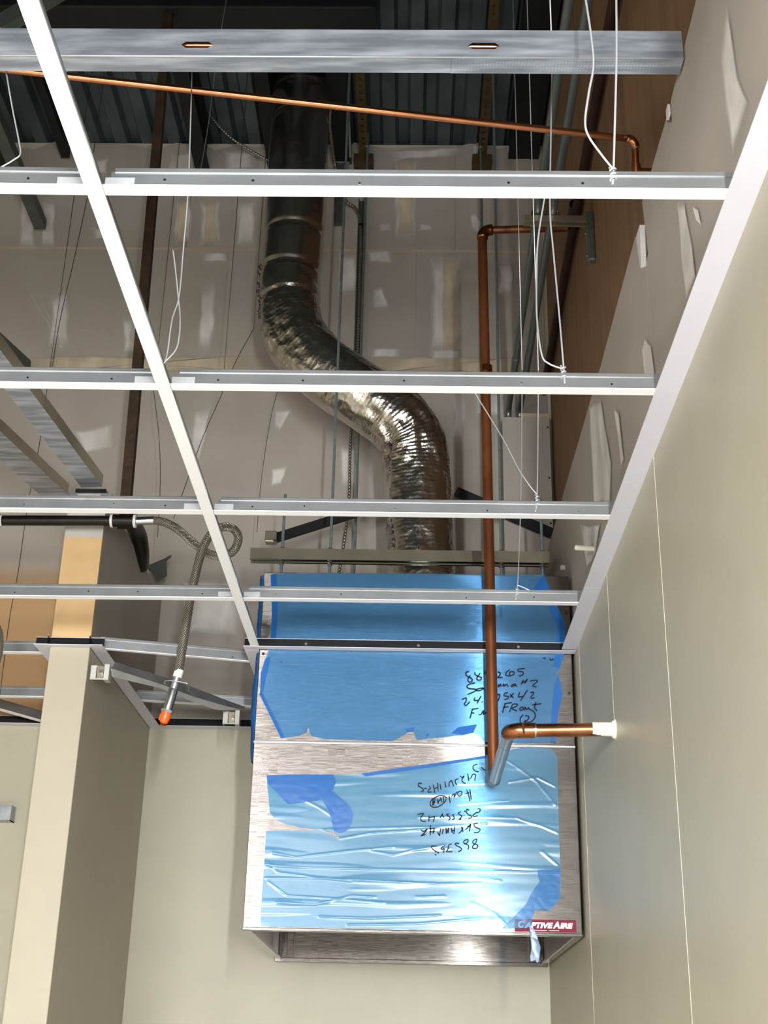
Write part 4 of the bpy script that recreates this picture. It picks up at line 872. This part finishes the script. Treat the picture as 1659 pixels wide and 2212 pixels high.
# bracket bar that holds the hose
br = thing('sprinkler_bracket', (-.97, 3.92, 2.66), 'galvanized hose bracket bar hung from the wing wall trim towards the back wall', 'bracket')
k0, k1 = at(232, 1456, Y=3.90), at(505, 1555, Y=4.45)
km = at(375, 1505, Y=3.86)
def depth(x): return 3.90 + .55 * max(0, x - 240) / 270
def strip(lo, hi, mt, nm_, back=0):
    m = MB(); vs = []
    for (xa_, ya_), (xb_, yb2) in zip(lo, hi): vs += [at(xa_, ya_, Y=depth(xa_)), at(xb_, yb2, Y=depth(xb_) + back)]
    m.add(vs, [(2 * i, 2 * i + 1, 2 * i + 3, 2 * i + 2) for i in range(len(lo) - 1)]); return m.build(nm_, mt, br, solid=.0016)
mid = [(240, 1444), (275, 1455), (350, 1479), (420, 1506), (490, 1526), (522, 1533)]
strip([(243, 1462), (280, 1471), (345, 1486), (405, 1511), (462, 1532), (480, 1534)], mid, 'galv_dull', 'bar_face')
strip(mid, [(250, 1430), (282, 1441), (352, 1462), (428, 1489), (500, 1517), (530, 1527)], 'galv', 'bar_flange', .022)
def clip(c, nm_, s=1):
    g = MB()
    g.box((c.x - .030, c.y - .002, c.z - .024), (c.x + .028, c.y, c.z - .020)); g.box((c.x - .030, c.y - .002, c.z - .022), (c.x - .012, c.y + .001, c.z + .022)); g.box((c.x + .012, c.y - .002, c.z - .022), (c.x + .028, c.y + .001, c.z + .026))
    g.box((c.x - .030, c.y, c.z + .018), (c.x - .008, c.y + .03, c.z + .021)); g.box((c.x + .012, c.y, c.z - .024), (c.x + .028, c.y + .035, c.z - .021)); g.box((c.x - .03, c.y, c.z - .024), (c.x - .027, c.y + .035, c.z - .006)); g.box((c.x + .025, c.y, c.z - .022), (c.x + .028, c.y + .035, c.z + .025))
    o_ = g.build(nm_, 'galv_dull', br, bevel=.0008)
    MB().tube([c + Vector((.005, -.003, 0)), c + Vector((.005, -.012, 0))], .006, 10).build('thumb_screw', 'solder', o_)
    MB().box((c.x - .01, c.y + .001, c.z - .02), (c.x + .01, c.y + .003, c.z + .02)).build('inner_tab', 'strut_zinc', o_)
clip(k0 + Vector((-.022, -.005, .004)), 'end_bracket'); clip(at(500, 1550, Y=4.45), 'end_bracket')
wc = at(378, 1478, Y=3.80)
MB().tube(smooth_path([wc + Vector((-.03, 0, .0)), wc + Vector((-.025, -.012, .008)), wc + Vector((.03, -.012, .002)), wc + Vector((.042, -.004, -.004)), wc + Vector((.038, .03, -.014))], 5), .0016, 6).build('wire_clip', 'solder', br, smooth=True)

# ------------------------------------------------------------------ framing and clutter around the wing wall
def stud3(name, a, b, label, wdt=.05, hgt=.042, roll=0):
    r = thing(name, a, label, 'stud', 'loose studs by the wing wall')
    MB().sweep([(-wdt / 2, 0), (wdt / 2, 0), (wdt / 2, .0012), (-wdt / 2, .0012)], a, b).build('web', 'galv_stud', r)
    MB().sweep([(-wdt / 2, .0012), (-wdt / 2 + .0012, .0012), (-wdt / 2 + .0012, hgt), (-wdt / 2, hgt)], a, b).build('flange', 'strut_zinc', r)
    MB().sweep([(wdt / 2 - .0012, .0012), (wdt / 2, .0012), (wdt / 2, hgt), (wdt / 2 - .0012, hgt)], a, b).build('flange', 'galv_stud', r)
    return r
a = at(198, 1052, Z=WT + .04); b = at(-25, 760, Z=WT + .04)
stud3('steel_stud', a, b + (b - a) * .3, 'galvanized stud leading from the wing wall top to the left edge', .072)
a = at(118, 1070, Z=WT + .2); b = at(-30, 935, Z=WT + .2)
stud3('steel_stud', a, b + (b - a) * .3, 'broad dull stud slanting to the left edge behind the wing wall', .105)
r = thing('stud_end', at(35, 785, Y=3.4), 'dark open end of a steel channel at the left edge', 'channel')
a = at(50, 800, Y=3.4); b = at(10, 765, Y=3.2)
MB().sweep([(-.022, 0), (.022, 0), (.022, .03), (.018, .03), (.018, .004), (-.018, .004), (-.018, .03), (-.022, .03)], a, b + (b - a)).build('channel', 'grey_steel', r)
r = thing('runner_clip', (-1.07, YH, WT), 'metal runner clip capping the wing wall under the stud', 'bracket')
MB().box((WL - .006, YH - .004, WT - .03), (WR + .016, YH + .05, WT + .003)).build('runner', 'galv', r, bevel=.001)
MB().box((WL + .02, YH - .007, WT + .003), (WR - .005, YH + .03, WT + .016)).build('slot', 'black_metal', r)
MB().box((WL + .03, YH - .0075, WT - .028), (WR - .02, YH - .0045, WT - .004)).build('tongue', 'mud_tan', r)
r = thing('black_sleeve', at(305, 1185, Y=4.3), 'black rubber pipe sleeve leaning behind the wing wall', 'sleeve')
P = smooth_path([at(280, 1120, Y=4.15), at(295, 1150, Y=4.3), at(305, 1190, Y=4.4), at(308, 1225, Y=4.5)], 6)
MB().tube(P, [.034 - .018 * abs(i / (len(P) - 1) - .4) for i in range(len(P))], 14).build('sleeve', 'black_pipe', r, smooth=True)
r = thing('loose_angle', at(345, 1225, Y=4.7), 'dull green-grey metal plate angle behind the wing wall', 'bracket')
q = [at(x, y, Y=4.75) for x, y in ((318, 1222), (356, 1206), (369, 1198), (370, 1203), (359, 1212), (361, 1243), (341, 1255))]
m = MB(); n = len(q); m.add(q + [p + Vector((0, .004, 0)) for p in q], [tuple(range(n)), tuple(range(n, 2 * n))[::-1]] + [(i, (i + 1) % n, n + (i + 1) % n, n + i) for i in range(n)]); m.build('plate', 'grey_steel', r)
MB().box((q[0].x, 4.754, q[0].z - .003), (q[1].x, 4.80, q[0].z)).build('leg', 'grey_steel', r)
# steel braces behind the duct
def brace(a, b, label):
    r = thing('steel_brace', a, label, 'brace', 'braces behind the duct')
    MB().sweep([(-.016, -.016), (.016, -.016), (.016, .016), (.012, .016), (.012, -.012), (-.012, -.012), (-.012, .016), (-.016, .016)], a, b).build('channel', 'dark_steel', r); return r
r = brace(at(590, 1164, Y=4.55), at(960, 1048, Y=4.8), 'dark channel brace rising right behind the duct, left leg')
q = at(587, 1162, Y=4.53); MB().box((q.x - .024, q.y - .02, q.z - .022), (q.x + .02, q.y + .02, q.z + .022)).build('end_cap', 'strut_zinc', r, bevel=.003); MB().tube([q + Vector((.014, -.02, -.018)), q + Vector((.014, -.026, -.018))], .006, 6).build('bolt', 'solder', r)
brace(at(985, 1062, Y=4.74), at(1192, 1152, Y=4.74), 'dark channel brace falling right behind the duct, right leg')
r = thing('wall_bracket', (-1.5, 4.88, 2.4), 'small bent galvanized bracket with a red mark on the lower left wall', 'bracket')
a, b = at(-30, 1775, Y=4.9), at(32, 1743, Y=4.9)
MB().box((a.x, 4.86, a.z), (b.x, 4.862, b.z)).build('face', 'galv', r); MB().box((b.x - .004, 4.862, a.z), (b.x, YB - .003, b.z)).build('side', 'galv', r); MB().box((a.x, 4.862, a.z), (b.x, YB - .003, a.z + .003)).build('shelf', 'galv', r)
MB().box((a.x, 4.859, a.z + .035), (a.x + .05, 4.8598, b.z)).build('red_mark', 'red_tape', r)
r = thing('flex_hose_end', at(0, 1395, Y=3.8), 'braided hose just showing at the left edge by the warm-tinted wall', 'hose')
m = MB(); P2 = smooth_path([at(-40, 1330, Y=3.8), at(-8, 1355, Y=3.8), at(-2, 1395, Y=3.8), at(-10, 1435, Y=3.8), at(-40, 1460, Y=3.8)], 8); m.tube(P2, .0135, 16)
m.uv = lambda i, pi, v: ((i % 16) / 16 * .085, (i // 16) * .012); m.build('braided_hose', 'braid', r, smooth=True)

# ------------------------------------------------------------------ hanger wires
def wire(strands, label, mt='wire', rad=.0017, knot=None):
    for s in strands[:1]:
        hi = max(s, key=lambda p: p.z)
        if mt != 'wire' or knot: strands = strands + [[hi, Vector((hi.x, hi.y, DECK))]]
    r = thing('hanger_wire', strands[0][0], label, 'wire', 'hanger wires')
    for s in strands: MB().tube(smooth_path(s, 6) if len(s) > 2 else s, rad, 6).build('strand', mt, r, smooth=True)
    if knot:
        k, z0, z1 = knot; Q = []
        for i in range(49):
            t = i / 48; an = t * 3.5 * 2 * math.pi; Q.append(Vector((k.x + .0045 * math.cos(an), k.y + .0045 * math.sin(an), z0 + (z1 - z0) * t)))
        MB().tube(Q, rad * .9, 6).build('twist', mt, r, smooth=True)
    return r
def A(Y, *ps): return [at(x, y, Y=Y) for x, y in ps]
k1 = at(1324, 375, Y=TY[0]); 
wire([A(TY[0], (1323, 398), (1325, 372), (1330, 200), (1332, 100), (1331, -20)), A(TY[0] - .004, (1324, 365), (1300, 335), (1272, 295), (1264, 262), (1272, 200), (1282, 140), (1276, 70), (1262, -20))], 'hanger wire with a long free tail at the nearest tee, top right', rad=.0019, knot=(k1, k1.z - .016, k1.z + .012))
k2 = at(1217, 803, Y=TY[1])
wire([A(TY[1], (1220, 828), (1218, 800), (1208, 680), (1195, 540), (1188, 450), (1190, 300), (1193, 120)), A(TY[1] - .004, (1216, 797), (1185, 785), (1170, 765), (1160, 690), (1159, 610), (1162, 520), (1176, 430), (1186, 380))], 'hanger wire with a curved tail at the second tee beside the plywood', rad=.0019, knot=(k2, k2.z - .018, k2.z + .014))
k3 = at(1161, 1080, Y=TY[2])
wire([A(TY[2], (1157, 1106), (1160, 1075), (1162, 960), (1163, 800)), A(TY[2] - .004, (1160, 1068), (1145, 1050), (1120, 1012), (1085, 945), (1030, 855), (1012, 820))], 'hanger wire with a straight slanting tail at the third tee', rad=.0016, knot=(k3, k3.z - .018, k3.z + .014))
k4 = at(1117, 1275, Y=TY[3])
wire([A(TY[3], (1114, 1296), (1118, 1264), (1121, 1200), (1126, 1040), (1128, 800)), A(TY[3] - .004, (1118, 1264), (1128, 1268), (1144, 1275))], 'hanger wire with a short hooked tail at the fourth tee', rad=.0016, knot=(k4, k4.z - .018, k4.z + .006))
wire([A(2.15, (355, 785), (362, 760), (372, 690), (387, 640), (396, 540), (407, 400), (415, 150)), A(2.15, (355, 783), (380, 755), (388, 720), (389, 680), (385, 640), (380, 590), (374, 540))], 'pale doubled wire tied to the main tee below the rusty post', rad=.0015)
wire([A(2.0, (-30, 372), (0, 362), (30, 345), (44, 332), (40, 300), (28, 240), (15, 165), (0, 60))], 'pale bent wire hanging at the upper left edge', rad=.0017)
wire([A(3.2, (430, 385), (450, 270), (468, 130), (492, -20))], 'thin wire rising past the black purlin to the top edge', 'rod', .0014)
wire([A(4.2, (110, 810), (130, 690), (160, 560), (190, 420))], 'thin dark wire slanting up to the main tee, upper left', 'wire_dark', .0015)
wire([A(4.2, (55, 575), (70, 640), (105, 700), (125, 735), (130, 750)), A(4.2, (85, 630), (100, 670), (120, 710), (132, 750))], 'loose silvery wire scraps dangling at the left', 'wire', .0012)
wire([A(4.3, (480, 850), (440, 940), (400, 1050), (375, 1120))], 'thin dark wire slanting behind the main tee', 'wire_dark', .0014)
wire([A(4.6, (548, 710), (520, 760), (498, 805))], 'thin dark wire slanting left of the duct bend', 'wire_dark', .0014)
wire([A(4.5, (332, 845), (342, 930), (346, 1000), (345, 1080), (340, 1160))], 'thin dark wire hanging right of the rusty post', 'wire_dark', .0014)
wire([A(4.3, (100, 850), (85, 960), (60, 1090), (40, 1230), (20, 1340), (0, 1500))], 'long thin dark wire falling at the left behind the black pipe', 'wire_dark', .0013)
wire([A(4.6, (605, 830), (590, 880), (575, 960), (562, 1060), (555, 1150))], 'thin dark wire falling left of the long hanger rod', 'wire_dark', .0012)
